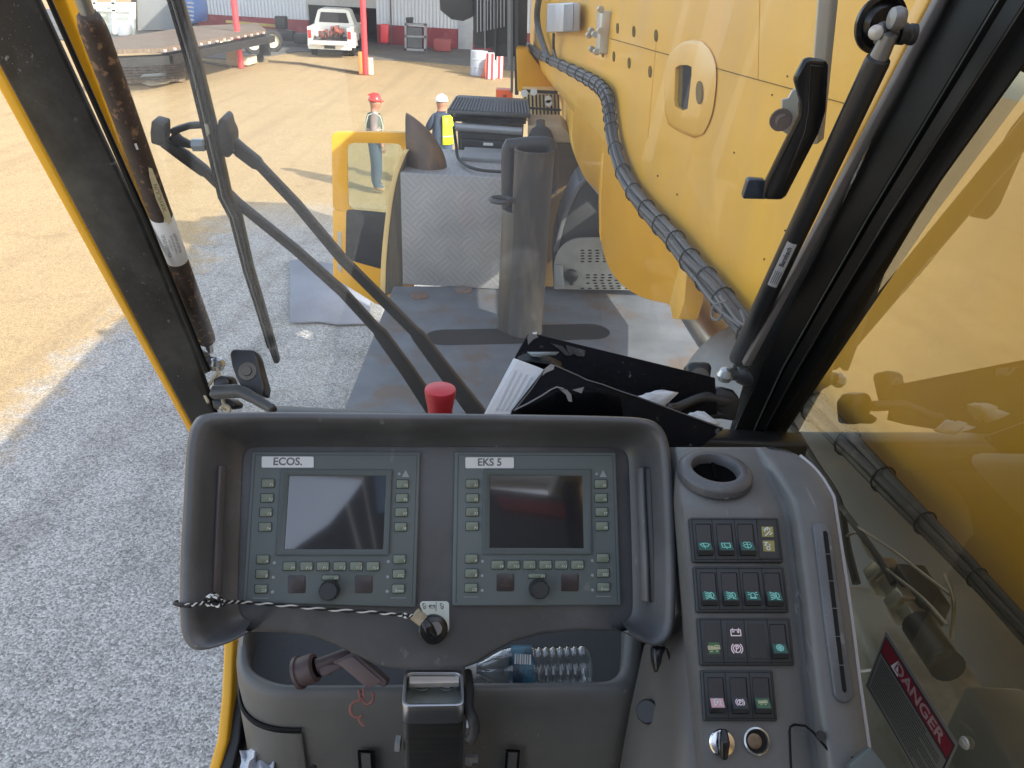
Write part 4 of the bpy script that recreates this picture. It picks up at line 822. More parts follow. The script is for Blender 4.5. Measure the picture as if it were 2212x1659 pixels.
# ---------------------------------------------------------------- people
def person(name, loc, face, joints, edges, mats, label):
    """skin-modifier figure: joints name->(pos, radius) in the person's own frame (x right, y forward, z up)"""
    t = bpy.data.objects.new(name, None)
    me = bpy.data.meshes.new('tmp'); keys = list(joints); idx = {k:i for i,k in enumerate(keys)}
    ca, sa = math.cos(face), math.sin(face)
    rot = lambda p: V(p[0]*ca - p[1]*sa, p[0]*sa + p[1]*ca, p[2])
    me.from_pydata([rot(joints[k][0]) for k in keys], [(idx[a], idx[b_]) for a, b_ in edges], [])
    ob = bpy.data.objects.new('tmp', me); scene.collection.objects.link(ob)
    sk = ob.modifiers.new('skin', 'SKIN'); sk.branch_smoothing = .3
    for i, k in enumerate(keys):
        r_ = joints[k][1]; me.skin_vertices[0].data[i].radius = tuple(x*1.46 for x in (r_ if isinstance(r_, tuple) else (r_, r_)))
    me.skin_vertices[0].data[0].use_root = True
    sb = ob.modifiers.new('s', 'SUBSURF'); sb.levels = 2
    bpy.context.view_layer.update(); dgp = bpy.context.evaluated_depsgraph_get(); m2 = bpy.data.meshes.new_from_object(ob.evaluated_get(dgp))
    bpy.data.objects.remove(ob)
    for mt, _ in mats: m2.materials.append(mt)
    bpy.data.objects.remove(t)
    for p_ in m2.polygons:
        c = p_.center; l = V(c.x*ca + c.y*sa, -c.x*sa + c.y*ca, c.z); p_.use_smooth = True
        for i, (_, f) in enumerate(mats):
            if f(l): p_.material_index = i; break
    m2.name = name; return m2, rot
skin = M('skin', (.40,.19,.12), .55, var=.1); jeans = M('jeans', (.045,.075,.13), .8, var=.25, scale=14); shirt = M('shirt_taupe', (.24,.20,.18), .85, var=.15, scale=8); boot = M('boot_tan', (.30,.20,.11), .7)
vestg = M('vest_grey', (.09,.11,.09), .7, var=.2); vests = M('vest_stripe', (.42,.45,.36), .5); redhat = M('hat_red', (.62,.05,.04), .25, coat=.5); whitehat = M('hat_white', (.8,.83,.86), .3, coat=.5)
navy = M('jacket_navy', (.035,.05,.08), .8, var=.2); hiviz = M('hi_viz', (.72,.85,.02), .6)
base_j = {'hip':((0,0,.98),(.15,.11)),'waist':((0,.01,1.14),(.145,.11)),'chest':((0,.02,1.36),(.19,.135)),'neck0':((0,.01,1.50),(.07,.065)),'neck':((0,.03,1.56),(.055,.055)),'head':((0,.05,1.64),(.075,.085)),'crown':((0,.045,1.73),(.08,.095)),
 'shL':((-.16,.01,1.44),.062),'shR':((.16,.01,1.44),.062),'elL':((-.23,-.02,1.17),.045),'elR':((.22,-.02,1.17),.045),'wrL':((-.20,.14,.98),.03),'wrR':((.21,.12,.96),.03),'haL':((-.19,.18,.92),(.022,.04)),'haR':((.20,.16,.88),(.022,.04)),
 'hL':((-.09,0,.90),.10),'hR':((.09,0,.90),.10),'kL':((-.11,.02,.50),.078),'kR':((.12,.03,.50),.078),'aL':((-.11,-.02,.12),.062),'aR':((.13,0,.12),.062),'tL':((-.11,.15,.045),.04),'tR':((.14,.17,.045),.04)}
be = [('hip','waist'),('waist','chest'),('chest','neck0'),('neck0','neck'),('neck','head'),('head','crown'),('chest','shL'),('chest','shR'),('shL','elL'),('shR','elR'),('elL','wrL'),('elR','wrR'),('wrL','haL'),('wrR','haR'),('hip','hL'),('hip','hR'),('hL','kL'),('hR','kR'),('kL','aL'),('kR','aR'),('aL','tL'),('aR','tR')]
def fingers(par, hand, rot, loc, side_):
    for k in range(5):
        b = MB(); o_ = V(*hand); dx = (k-1.5)*.016
        if k < 4: pts = [o_+V(0,dx,-.03), o_+V(-.004*side_,dx+.004,-.065+abs(k-1.4)*.004), o_+V(-.014*side_,dx+.004,-.09+abs(k-1.4)*.006)]
        else: pts = [o_+V(0,.03,.0), o_+V(-.01*side_,.05,-.02), o_+V(-.018*side_,.052,-.045)]
        b.tube([loc+rot(p) for p in pts], [.009,.0085,.006], 8); b.build('finger' if k < 4 else 'thumb', skin, par)
def face_parts(par, rot, loc, dz=0):
    b = MB(); b.tube([loc+rot((0,.125,1.665+dz)), loc+rot((0,.152,1.635+dz)), loc+rot((0,.135,1.625+dz))], [.008,.014,.01], 8); b.build('nose', skin, par)
    for s_ in (-1,1):
        b = MB(); b.lathe(loc+rot((.032*s_,.122,1.668+dz)), rot((0,1,0)), [(0,.012),(.010,.008),(.012,0),(0,-.006)], 10); b.build('eye', ink, par)
        b = MB(); b.lathe(loc+rot((.075*s_,.035,1.65+dz)), rot((s_,0,0)), [(0,.014),(.016,.012),(.022,.0),(.012,-.01)], 10); b.build('ear', skin, par)
    b = MB(); b.box(loc+rot((0,.128,1.598+dz)), (.045,.012,.009), (rot((1,0,0)),rot((0,1,0)),V(0,0,1))); b.build('mouth', M('lips', (.3,.12,.1), .6), par)
    b = MB(); b.lathe(loc+rot((0,.03,1.69+dz)), V(0,0,1), [(.088,-.05),(.094,-.01),(.092,.03)], 20); b.build('hair', M('hair_brown', (.06,.04,.03), .9), par)
def hat(par, rot, loc, mt, dz=0):
    b = MB(); c_ = loc+rot((0,.035,1.705+dz)); b.lathe(c_, V(0,0,1), [(.125,0),(.128,.012),(.118,.05),(.095,.095),(.055,.122),(0,.130)], 24); b.tube([c_+rot((0,-.12,.10)), c_+rot((0,-.03,.135)), c_+rot((0,.06,.132)), c_+rot((0,.115,.08))], .014, 8)
    b.poly([c_+rot((.11,.06,.006)), c_+rot((.085,.13,.0)), c_+rot((.04,.175,-.006)), c_+rot((-.04,.175,-.006)), c_+rot((-.085,.13,0)), c_+rot((-.11,.06,.006))]); b.build('hard_hat', mt, par, solid=.006)
loc1 = G(813,412); f1_ = R(-78)
mesh, rot = person('person', loc1, f1_, base_j, be, [(skin, lambda l: l.z > 1.525 or (l.z < 1.03 and abs(l.x) > .13 and l.z > .78 and l.y > .12)), (boot, lambda l: l.z < .11), (jeans, lambda l: l.z < .98), (shirt, lambda l: True)], '')
pt1 = thing('person', loc1, 'man in red hard hat, taupe shirt, grey vest and jeans standing on the sand', 'person')
ob = bpy.data.objects.new('body', mesh); scene.collection.objects.link(ob); ob.parent = pt1
fingers(pt1, (-.19,.18,.90), rot, loc1, -1); fingers(pt1, (.20,.16,.86), rot, loc1, 1); face_parts(pt1, rot, loc1); hat(pt1, rot, loc1, redhat)
def vest(par, rot, loc, mt, stripe, x_out=.165, z0=1.0, kx=1.12):
    b = MB(); rows = []
    for z, rx, ry, cy in ((z0,.172,.135,.005),(1.15,.17,.132,.012),(1.3,.185,.145,.02),(1.40,.17,.135,.015),(1.47,.12,.10,.01)):
        rx *= kx; ry *= kx; rows.append([loc+rot((rx*math.cos(2*math.pi*j/28), cy+ry*math.sin(2*math.pi*j/28), z)) for j in range(28)])
    b.grid(rows, True); b.build('vest', mt, par)
    b = MB()
    for z in (1.12,1.2):
        b.tube([loc+rot((.20*math.cos(2*math.pi*j/28), .012+.146*math.sin(2*math.pi*j/28), z)) for j in range(29)], .012, 6, caps=False)
    for s_ in (-1,1):
        b.tube([loc+rot((.10*s_,-.145,1.05)), loc+rot((.11*s_,-.155,1.3)), loc+rot((.10*s_,-.10,1.46)), loc+rot((.10*s_,.02,1.505)), loc+rot((.10*s_,.12,1.44)), loc+rot((.11*s_,.165,1.28)), loc+rot((.10*s_,.15,1.05))], .012, 6)
    b.build('reflective_strip', stripe, par)
vest(pt1, rot, loc1, vestg, vests)
loc2 = G(955,208,1.80); loc2.z = 0; f2_ = R(20)
j2 = dict(base_j); j2['elR'] = ((.27,.08,1.22),.05); j2['wrR'] = ((.20,.26,1.22),.034); j2['haR'] = ((.16,.32,1.24),(.022,.04)); j2['elL'] = ((-.26,.06,1.2),.05); j2['wrL'] = ((-.18,.24,1.18),.034); j2['haL'] = ((-.13,.30,1.2),(.022,.04))
mesh, rot = person('person', loc2, f2_, j2, be, [(skin, lambda l: l.z > 1.53 or (l.y > .24 and l.z > 1.0)), (boot, lambda l: l.z < .11), (jeans, lambda l: l.z < .98), (navy, lambda l: True)], '')
pt2 = thing('person', loc2, 'man in white hard hat and dark navy jacket with bright yellow vest seen from behind', 'person')
ob = bpy.data.objects.new('body', mesh); scene.collection.objects.link(ob); ob.parent = pt2
fingers(pt2, (.16,.32,1.24), rot, loc2, 1); fingers(pt2, (-.13,.30,1.2), rot, loc2, -1); face_parts(pt2, rot, loc2); hat(pt2, rot, loc2, whitehat)
b = MB(); rows = []
for z, k in ((.92,1.02),(1.1,1),(1.25,1.02),(1.40,.98),(1.46,.7)):
    rows.append([loc2+rot((.225*k*math.cos(a), .012+.185*k*math.sin(a), z)) for a in [R(-98)+R(125)*j/10 for j in range(11)]])
b.grid(rows); b.build('vest', hiviz, pt2, solid=.01)
b = MB(); b.tube([loc2+rot((.24*math.cos(a), .012+.2*math.sin(a), 1.08)) for a in [R(-98)+R(125)*j/10 for j in range(11)]], .014, 6); b.build('reflective_strip', vests, pt2)
# ---------------------------------------------------------------- monitor console
def dK(u, v): return .92 + 7e-5*(u-925) - 9e-5*(v-1140)
K = Pl.tri(P(700,1000,dK(700,1000)), P(1200,1000,dK(1200,1000)), P(950,1350,dK(950,1350)), RT)
con = thing('monitor_console', K.pt(925,1400), 'dark grey console holding two small screens in front of the windscreen', 'control console')
OUT = [(540,1366),(490,1392),(430,1408),(402,1397),(387,1365),(383,1300),(385,1200),(391,1090),(396,990),(402,940),(414,908),(440,891),(520,887),(700,888),(925,890),(1150,893),(1300,896),(1385,900),(1422,912),(1442,940),(1452,990),(1459,1090),(1463,1200),(1462,1310),(1456,1362),(1440,1388),(1412,1397),(1372,1380),(1345,1366)]
INN = [(540,1340),(534,1338),(528,1335),(522,1328),(518,1318),(514,1290),(516,1200),(520,1090),(523,1010),(525,988),(531,974),(545,966),(610,964),(740,964),(925,965),(1120,965),(1260,966),(1325,968),(1347,975),(1356,990),(1358,1020),(1361,1100),(1364,1200),(1366,1300),(1364,1322),(1361,1330),(1357,1336),(1352,1340),(1345,1342)]
PROF = [(0,-.03),(0,.040),(.03,.052),(.09,.060),(.18,.064),(.30,.063),(.42,.055),(.53,.040),(.66,.022),(.82,.008),(1,.002)]
So = smoothpath([V(*K.hit(u, v, .055), 0) for u, v in OUT], 3); Si = smoothpath([V(*K.hit(u, v, 0), 0) for u, v in INN], 3)
b = MB(); b.grid([[K.w(*(o_*(1-q_)+i_*q_).to_2d(), h_) for q_, h_ in PROF] for o_, i_ in zip(So, Si)]); b.build('hood_rim', plast, con, angle=75)
APR = [(430,930),(1425,930),(1440,1000),(1440,1345),(1345,1366),(1250,1363),(1170,1371),(1110,1388),(1065,1412),(1030,1435),(1000,1446),(925,1449),(850,1447),(810,1438),(770,1417),(720,1393),(670,1376),(610,1368),(540,1366),(430,1345)]
b = MB(); b.ppx(K, APR, -.035, .0); b.build('face_plate', plast, con, bevel=.006)
# slots with grip bars in the inner slopes of the hood
for nm, pts, sg in (('left', [(470,1006),(465,1100),(461,1200),(457,1290)], 1), ('right', [(1391,1010),(1395,1100),(1400,1200),(1403,1300)], -1)):
    ups = (K.n + K.x*1.3*sg).normalized(); w_ = [K.pt(u, v, .0265) for u, v in pts]
    b = MB(); b.sweep(w_, ups, (.022,.006)); b.build('grip_slot', M('slot_plastic', (.022,.022,.024), .5), con, bevel=.002)
    b = MB(); b.sweep([p + ups*.003 + K.x*.003*sg for p in w_], ups, (.011,.006)); b.build('grip_bar', M('grip_brown', (.085,.078,.08), .45, var=.25, scale=12) if sg > 0 else plast, con, bevel=.002)
def ic(k, pl, cx, cy, s, h, b):              # simple line symbols in a local box of half size s
    T = lambda pts: [(cx+x*s, cy+y*s) for x, y in pts]; w = s*.16
    def arc(x, y, r_, a0, a1, n=8): return T([(x+r_*math.cos(R(a0+(a1-a0)*i/n)), y+r_*math.sin(R(a0+(a1-a0)*i/n))) for i in range(n+1)])
    def St(*ls):
        for l in ls: b.ribbon(pl, l, w, h)
    if k == 'wiper': St(arc(0,-1.1,1.7,125,55), arc(0,-1.1,.9,125,55), T([(-.98,.3),(-.5,-.37)]), T([(.98,.3),(.5,-.37)]), T([(0,-.8),(-.35,.45)]))
    elif k == 'rear': St(T([(-.9,.6),(.9,.6),(.9,-.5),(-.9,-.5),(-.9,.6)]), T([(.1,-.9),(-.4,.35)]))
    elif k == 'wash': St(arc(0,-1.3,1.6,125,55), arc(0,-1.3,.8,120,60), T([(-.92,0),(-.45,-.6)]), T([(.92,0),(.45,-.6)]), T([(0,-.9),(0,.9)]), arc(-.4,.5,.4,0,180), arc(.4,.5,.4,0,180))
    elif k == 'lamp':
        St(arc(.25,0,.7,-80,80), T([(.35,.69),(.35,-.69)]), T([(.3,-.85),(.95,-.95)]))
        for i in range(5): a = -.6+i*.3; St(T([(.15,a*.8),(-.9,a*1.5-.1)]))
    elif k == 'beacon': St(arc(0,.1,.45,0,180), T([(-.45,.1),(-.45,-.5)]), T([(.45,.1),(.45,-.5)]), T([(-.65,-.6),(.65,-.6)]), T([(-.65,-.8),(.65,-.8)]), T([(-.6,.5),(-.95,.7)]), T([(.6,.5),(.95,.7)]), T([(-.65,.1),(-1,.1)]), T([(.65,.1),(1,.1)]))
    elif k == 'park': St(arc(0,0,.6,0,360,14), arc(0,0,.9,-50,50), arc(0,0,.9,130,230), T([(-.15,-.4),(-.15,.38),(.12,.38),(.25,.2),(.12,0),(-.15,0)]))
    elif k == 'batt': St(T([(-.8,.4),(.8,.4),(.8,-.5),(-.8,-.5),(-.8,.4)]), T([(-.5,.4),(-.5,.62)]), T([(.5,.4),(.5,.62)]), T([(-.55,.1),(-.25,.1)]), T([(.25,.1),(.55,.1)]), T([(.4,-.05),(.4,.25)]))
    elif k == 'snow':
        for a in range(0,180,60): St(T([(-.8*math.cos(R(a+30)),-.8*math.sin(R(a+30))),(.8*math.cos(R(a+30)),.8*math.sin(R(a+30)))]))
        St(arc(0,0,.45,0,360,6), arc(0,0,.8,0,360,6))
    elif k == 'plus': St(arc(0,0,.7,-60,240,14), T([(-.4,0),(.4,0)]), T([(0,-.4),(0,.4)]), T([(-.5,-.6),(-.8,-.75)]), T([(.5,-.6),(.8,-.75)]))
    elif k == 'truck': St(T([(-.95,.3),(-.2,.3),(-.2,0),(.2,.4),(.9,.4),(.95,-.1),(-.9,-.2),(-.95,.3)]), T([(-.6,-.5),(-.3,-.5)]), T([(.3,-.45),(.6,-.45)]), T([(-.7,.1),(.7,.15)]), T([(-.8,0),(.8,.0)]))
    elif k == 'tri': St(T([(-.8,-.6),(.8,-.6),(0,.8),(-.8,-.6)]), T([(0,.3),(0,-.3)]))
    elif k == 'fan': St(T([(-.5,-.7),(.4,.1)]), arc(0,.2,.5,20,200), T([(0,.3),(0,.8)]), T([(-.6,.3),(-.2,.4)]), T([(.3,-.5),(.7,-.2)]))
    elif k == 'skid': St(T([(-.7,.6),(-.1,.6)]), T([(-.4,.6),(-.5,.1),(-.7,.1)]), arc(-.1,-.4,.3,0,360,8), T([(.2,.1),(.2,.3)]))
screen_m = M('screen_glass', (.018,.020,.024), .06, var=.1, spec=1.0, coat=1.0, rvar=.02)
legend = M('legend_grey', (.30,.33,.34), .5, var=.03)
sqm = M('sensor_brown', (.05,.04,.04), .35, var=.3, scale=30)
groove = M('groove_dark', (.035,.042,.045), .6)
def display(name, lab, ox, panel, lblq, bez, scr, L_, R_, Bt, pk, knob, sq, leds, tri, txt):
    t = lambda z: (ox + .288*z[0], 849.5 + .288*z[1])
    b = MB(); b.ppx(K, rrect(panel, 4), .0, .006); b.use(groove)
    pq = [t(z) for z in panel] if False else panel
    e = [Vector(K.hit(*p, .0062)) for p in pq]; c_ = (e[0]+e[1]+e[2]+e[3])/4
    ins = [c_ + (p-c_)*.955 for p in e]
    for i in range(4):
        if i != 2: b.ribbon(K, [tuple(ins[i]), tuple(ins[(i+1)%4])], .0006, .0063)
    un = b.build('display_unit', dispm, con, bevel=.0015)
    un['label'] = lab
    b = MB(); b.ppx(K, rrect(lblq, 3), .006, .0072); b.use(greyink)
    x, y = K.hit((lblq[0][0]+lblq[2][0])/2, (lblq[0][1]+lblq[2][1])/2 - .5, .0074); x1_, y1_ = K.hit(lblq[1][0], lblq[1][1], .0074); x0_, y0_ = K.hit(lblq[0][0], lblq[0][1], .0074)
    b.text(K, txt, x, y, .0075, .0125, math.atan2(y1_-y0_, x1_-x0_), 1.0, bold=.0003); b.build('name_label', label_w, un, bevel=0, smooth=False)
    o_ = [K.hit(*t(z), .009) for z in bez]; i_ = [K.hit(*p, .0065) for p in scr]
    b = MB(); b.ring(K, o_, i_, .004, .0095, .0068); b.build('screen_bezel', bezm, un, bevel=.0012)
    b = MB(); b.prism(K, i_, .004, .0066); b.build('screen', screen_m, un, smooth=False)
    def key(c, w_, h_, s_, nm='key'):
        u, v = t(c); w2, h2 = w_*.288/2, h_*.288/2
        b = MB(); b.ppx(K, rrect([(u-w2-1.3,v-h2-1.3),(u+w2+1.3,v-h2-1.3),(u+w2+1,v+h2+1.3),(u-w2-1.6,v+h2+1.3)], 3), .006, .0066); b.use(keym)
        b.ppx(K, rrect([(u-w2,v-h2),(u+w2,v-h2),(u+w2,v+h2),(u-w2,v+h2)], 3), .0066, .0088); b.use(keytx)
        if s_: x, y = K.hit(u+w2*.9, v+h2*.45, .0092); b.text(K, s_, x, y, .0093, .0046, -.03, 1.0, 'RIGHT', .2)
        b.build(nm, groove, un, bevel=.0006, seg=1)
    for c, s_ in zip(L_, ('F1','F2','F3','F4','A','B','CE')): key(c, 92, 62, s_)
    for c, s_ in zip(R_, ('F5','F6','F7','F8','?','ESC','Enter')): key(c, 90, 62, s_)
    for c, s_ in zip(Bt, ('F9','F10','F11','F12','F13','F14')): key(c, 92, 62, s_)
    key(pk, 128, 34, 'P1')
    for i, c in enumerate(sq):
        u, v = t(c); b = MB(); b.ppx(K, rrect([(u-19,v-19),(u+19,v-19),(u+19,v+19),(u-19,v+19)], 4), .006, .0068)
        if i == 0: b.use(M('dull_orange_mark', (.10,.065,.045), .6)); x, y = K.hit(u, v, .007); ic('tri', K, x, y, .006, .0071, b)
        b.build('sensor_window', sqm, un, bevel=.0006)
    u, v = t(knob); x, y = K.hit(u, v, .012); r_ = .0108
    b = MB(); b.lathe(K.w(x, y, .006), K.n, [(r_*1.08,0),(r_*1.08,.003),(r_,.004),(r_*.97,.016),(r_*.86,.0185),(0,.0185)], 24)
    for j in range(18):
        a = 2*math.pi*j/18; b.bar(K.w(x+r_*math.cos(a), y+r_*math.sin(a), .0095), K.w(x+r_*.97*math.cos(a), y+r_*.97*math.sin(a), .021), .0014, .0014)
    b.build('knob', M('knob_dark', (.035,.038,.04), .45), un)
    b = MB()
    for c in leds:
        u, v = t(c); x, y = K.hit(u, v, .0063); b.prism(K, circ(x, y, .0018, n=10), .006, .0066)
    u, v = t(tri); x, y = K.hit(u, v, .0066); b.prism(K, [(x-.0045,y-.0038),(x+.0045,y-.0038),(x,y+.0048)], .006, .0066); x, y = K.hit(u-14, v, .0066); b.prism(K, circ(x, y, .0018, n=8), .006, .0066)
    for c in ((L_[6][0], L_[6][1]+68),(R_[6][0], R_[6][1]+68)):
        u, v = t(c); b.ribbon(K, [K.hit(u-16, v, .0063), K.hit(u+16, v, .0063)], .0006, .0064)
    b.build('panel_marks', legend, un, smooth=False)
display('ECOS', 'left display unit with the ECOS label', 365, [(543.6,975.4),(909,976),(898,1312),(523.4,1301.7)], [(565.3,986),(677.5,986.3),(677.5,1010),(565.3,1010)],
 [(835,572),(1675,572),(1650,1215),(795,1215)], [(625.6,1028),(834,1028),(827,1186),(615,1186)],
 [(742,675),(735,785),(725,893),(719,1003),(703,1247),(697,1357),(690,1468)], [(1752,680),(1747,785),(1743,892),(1738,1002),(1729,1245),(1724,1355),(1720,1467)],
 [(902,1298),(1030,1298),(1154,1298),(1280,1298),(1405,1298),(1529,1298)], (1212,1383), (1203,1478), [(957,1433),(1460,1433)],
 [(790,1272),(783,1380),(776,1490),(1645,1262),(1640,1377),(1636,1486)], (1775,605), 'ECOS.')
display('EKS', 'right display unit with the EKS 5 label', 929.2, [(982,975.4),(1331,977),(1341.6,1307.4),(976.7,1309)], [(1005.5,987.7),(1110,988),(1110,1011.4),(1005.5,1011.4)],
 [(400,570),(1208,570),(1215,1210),(392,1208)], [(1058.8,1028),(1257.5,1028),(1260.4,1184),(1058,1183)],
 [(317,678),(317,785),(316,890),(315,997),(311,1241),(310,1351),(308,1460)], [(1281,680),(1284,785),(1287,890),(1289,997),(1296,1237),(1299,1348),(1301,1455)],
 [(507,1287),(626,1287),(746,1287),(866,1287),(985,1287),(1105,1287)], (803,1370), (815,1468), [(563,1420),(1048,1420)],
 [(393,1260),(390,1368),(390,1478),(1215,1255),(1217,1365),(1218,1475)], (1298,605), 'EKS 5')
# key switch
b = MB(); b.ppx(K, rrect([(907,1299),(970,1299),(970.5,1362),(940,1390),(907,1385)], 8), .0, .002); b.use(ink)
x, y = K.hit(918, 1309, .002); ic('skid', K, x, y, .0045, .0024, b); x, y = K.hit(928, 1310, .002); b.text(K, '+', x, y, .0024, .007); x, y = K.hit(934, 1310, .002); ic('batt', K, x, y, .0035, .0024, b)
x, y = K.hit(942, 1310, .002); b.ribbon(K, [(x, y-.005),(x, y+.005)], .0006, .0024); x, y = K.hit(956, 1309, .002); ic('skid', K, x, y, .0045, .0024, b)
ksw = b.build('key_switch', M('switch_plate', (.62,.68,.62), .4, var=.05), con, smooth=False)
x, y = K.hit(936, 1360, .008); r_ = .0155
b = MB(); b.lathe(K.w(x, y, .002), K.n, [(r_*1.1,0),(r_*1.1,.004),(r_,.005),(r_*.98,.012),(r_*.6,.013),(r_*.6,.010),(0,.010)], 28); b.build('switch_collar', blackg, ksw)
b = MB(); b.lathe(K.w(x+.002, y+.002, .012), K.n, [(r_*.55,0),(r_*.5,.004),(0,.004)], 20); b.build('lock_face', steel, ksw)
b = MB(); b.sweep([K.pt(914,1338,.022), K.pt(926,1356,.024), K.pt(938,1375,.02)], K.n, [(.009,.014),(.012,.016),(.009,.01)]); b.build('key_bow', blackg, ksw, bevel=.003)
tan = M('twine_tan', (.42,.36,.25), .8, var=.3, scale=80)
# braided cord
cord = thing('braided_cord', K.pt(378,1302,.03), 'black and white braided cord tied around the left grip and running to the key switch', 'cord')
cp = [K.pt(412,1309,.072), K.pt(392,1307,.066), K.pt(378,1304,.050), K.pt(382,1300,.030)]
main = [K.pt(390,1308,.066), K.pt(420,1306,.074), K.pt(445,1301,.068), K.pt(470,1300,.060), K.pt(500,1300,.03), K.pt(528,1301,.012), K.pt(600,1307,.010), K.pt(700,1316,.010), K.pt(800,1322,.011), K.pt(868,1329,.013), K.pt(893,1330,.022)]
cw = M('cord_white', (.66,.66,.62), .8, var=.1); ck_ = M('cord_black', (.015,.015,.015), .8)
mp_ = smoothpath(main, 26)
for k, mt in ((0, ck_), (1, cw)):
    pa = []
    for i, p in enumerate(mp_):
        t = (mp_[min(i+1,len(mp_)-1)]-mp_[max(i-1,0)]).normalized(); a = t.cross(K.n).normalized(); c_ = a.cross(t); w_ = i*.42 + k*math.pi
        pa.append(p + a*.0011*math.cos(w_) + c_*.0011*math.sin(w_))
    b = MB(); b.tube(pa, .0013 if k == 0 else .0009, 6); b.build('strand', mt, cord)
b = MB(); b.tube(smoothpath(cp, 6), .0022, 8); b.build('wrap', ck_, cord)
for j, (cu, cv, hh) in enumerate(((462,1293,.062),(470,1300,.066),(455,1300,.066),(876,1330,.016))):
    for q_ in range(3 if j < 3 else 2):
        pts = []
        for i in range(13):
            a = 2*math.pi*i/12; rr_ = 8+2*((i*7+q_*3+j) % 4) if j < 3 else 5; pts.append(K.pt(cu+rr_*math.cos(a+q_), cv+rr_*.8*math.sin(a*1.0+q_*1.3), hh+.004*math.sin(a*2+q_)))
        b = MB(); b.tube(smoothpath(pts, 3), .0013, 6); b.build('knot', cw if q_ % 2 else ck_, cord)
b = MB(); ax_ = (K.pt(916,1342,.02)-K.pt(897,1327,.02)); 
for i in range(6): 
    c_ = K.pt(897,1327,.022)+ax_*(i/6)
    b.tube([c_+ (K.x*math.cos(w_)*.35+K.y*math.sin(w_)*.6).normalized()*0 + (ax_.normalized().cross(K.n)*math.cos(w_)+K.n*math.sin(w_))*.0062 for w_ in [2*math.pi*q_/12 for q_ in range(13)]], .0016, 6, caps=False)
b.build('whipping', tan, cord)
# red cap behind the hood
c_ = P(951,884,1.02); dv = V(0,.0,1)
b = MB(); rt_ = 32.5/F*1.02; b.lathe(c_-V(0,0,.03), dv, [(rt_*.80,0),(rt_*.82,.03),(rt_*1.0,.052),(rt_*1.03,.058),(rt_*1.0,.061),(rt_*.7,.063),(0,.0635)], 32); tag(b.build('stop_button', M('red_plastic', (.52,.035,.045), .38, var=.06)), 'red tapered knob rising behind the top edge of the monitor console', 'stop button')
# ---------------------------------------------------------------- storage tray below
zt_ = P(930,1490,.965).z
TZ = Pl(V(0,0,zt_), V(0,0,1), V(1,0,0))
tray = thing('storage_tray', TZ.pt(930,1490,-.3), 'dark grey dashboard tray with rounded corners beneath the monitor console', 'storage tray')
to = crv([(560,1150),(538,1250),(528,1330),(518,1370),(514,1400),(513,1435),(524,1464),(552,1486),(602,1498),(700,1499),(868,1497),(1010,1495),(1200,1493),(1320,1492),(1360,1484),(1378,1460),(1384,1400),(1384,1340),(1380,1250),(1370,1150)],4)
ti = crv([(578,1150),(556,1250),(548,1330),(540,1360),(536,1385),(538,1420),(550,1448),(590,1470),(640,1478),(740,1478),(868,1477),(1010,1474),(1200,1472),(1300,1470),(1328,1458),(1340,1438),(1346,1400),(1350,1345),(1348,1250),(1340,1150)],4)
O = [V(*TZ.hit(u, v, 0), 0) for u, v in to]; I = [V(*TZ.hit(u, v, 0), 0) for u, v in ti]
nxy = []
for i, p in enumerate(O):
    t = (O[min(i+1,len(O)-1)]-O[max(i-1,0)]).normalized(); nn = V(t.y,-t.x,0)
    nxy.append(nn if nn.dot(p-V(0,.9,0)) > 0 or True else -nn)
if sum(n_.y for n_ in nxy) > 0: nxy = [-n_ for n_ in nxy]
b = MB(); rows = []
for (f, dz, off) in ((None,-.50,-.02),(None,-.10,0),(None,-.03,.003),(None,-.008,.002),(0.1,0,0),(.5,.003,0),(.9,.0,0),(1.0,-.006,0),(1.0,-.05,0)):
    rows.append([TZ.w(p.x + (n_.x*off if f is None else 0) + ((q_.x-p.x)*f if f else 0), p.y + (n_.y*off if f is None else 0) + ((q_.y-p.y)*f if f else 0), dz) for p, q_, n_ in zip(O, I, nxy)])
b.grid(rows); b.build('tray_body', plast2, tray, angle=60)
b = MB(); q = [TZ.w(p.x, p.y, -.048) for p in I]; b.poly(q); b.build('tray_floor', M('tray_floor_dark', (.055,.056,.06), .6, var=.2, specks=.5), tray)
def curtain(i0, i1, z0, z1, off, name, mt, zc=None, tilt=0):
    b = MB(); rows = []
    for z, oo_ in ((z0-.004,off-.004),(z0,off),(z1,off+tilt)):
        rows.append([TZ.w(O[i].x+nxy[i].x*oo_, O[i].y+nxy[i].y*oo_, z) for i in range(i0, i1)])
    b.grid(rows); return b.build(name, mt, tray, solid=.004, angle=50)
i_s = min(range(len(to)), key=lambda i: abs(to[i][0]-513)+abs(to[i][1]-1435)); i_e = min(range(len(to)), key=lambda i: abs(to[i][0]-672)+abs(to[i][1]-1499))
curtain(max(0,i_s-6), i_e, -.066, -.45, .006, 'drawer_front', plast2)
b = MB(); b.tube([TZ.w(O[i].x+nxy[i].x*.0045, O[i].y+nxy[i].y*.0045, -.061) for i in range(max(0,i_s-6), i_e)], .0028, 6); b.build('drawer_gap', blackr, tray)
for u, u2 in ((756,794),(1090,1122)):
    b = MB(); a0 = TZ.hit(u,1499); a1 = TZ.hit(u2,1499); ym = a0[1]-.006
    b.box(((a0[0]+a1[0])/2+.006, ym, zt_-.20), (a1[0]-a0[0], .004, .20)); b.use(M('slot_bar', (.10,.10,.10), .5)); b.box(((a0[0]+a1[0])/2+.006, ym-.002, zt_-.20), (.012, .004, .20)); b.build('front_slot', blackr, tray)
for u, v in ((672,1618),):
    x, y = TZ.hit(672,1499); b = MB(); b.lathe(V(x-.004,y-.011,zt_-.125), V(0,-1,0), [(.005,0),(.0045,.002),(0,.002)], 12); b.build('screw', blackp, tray)
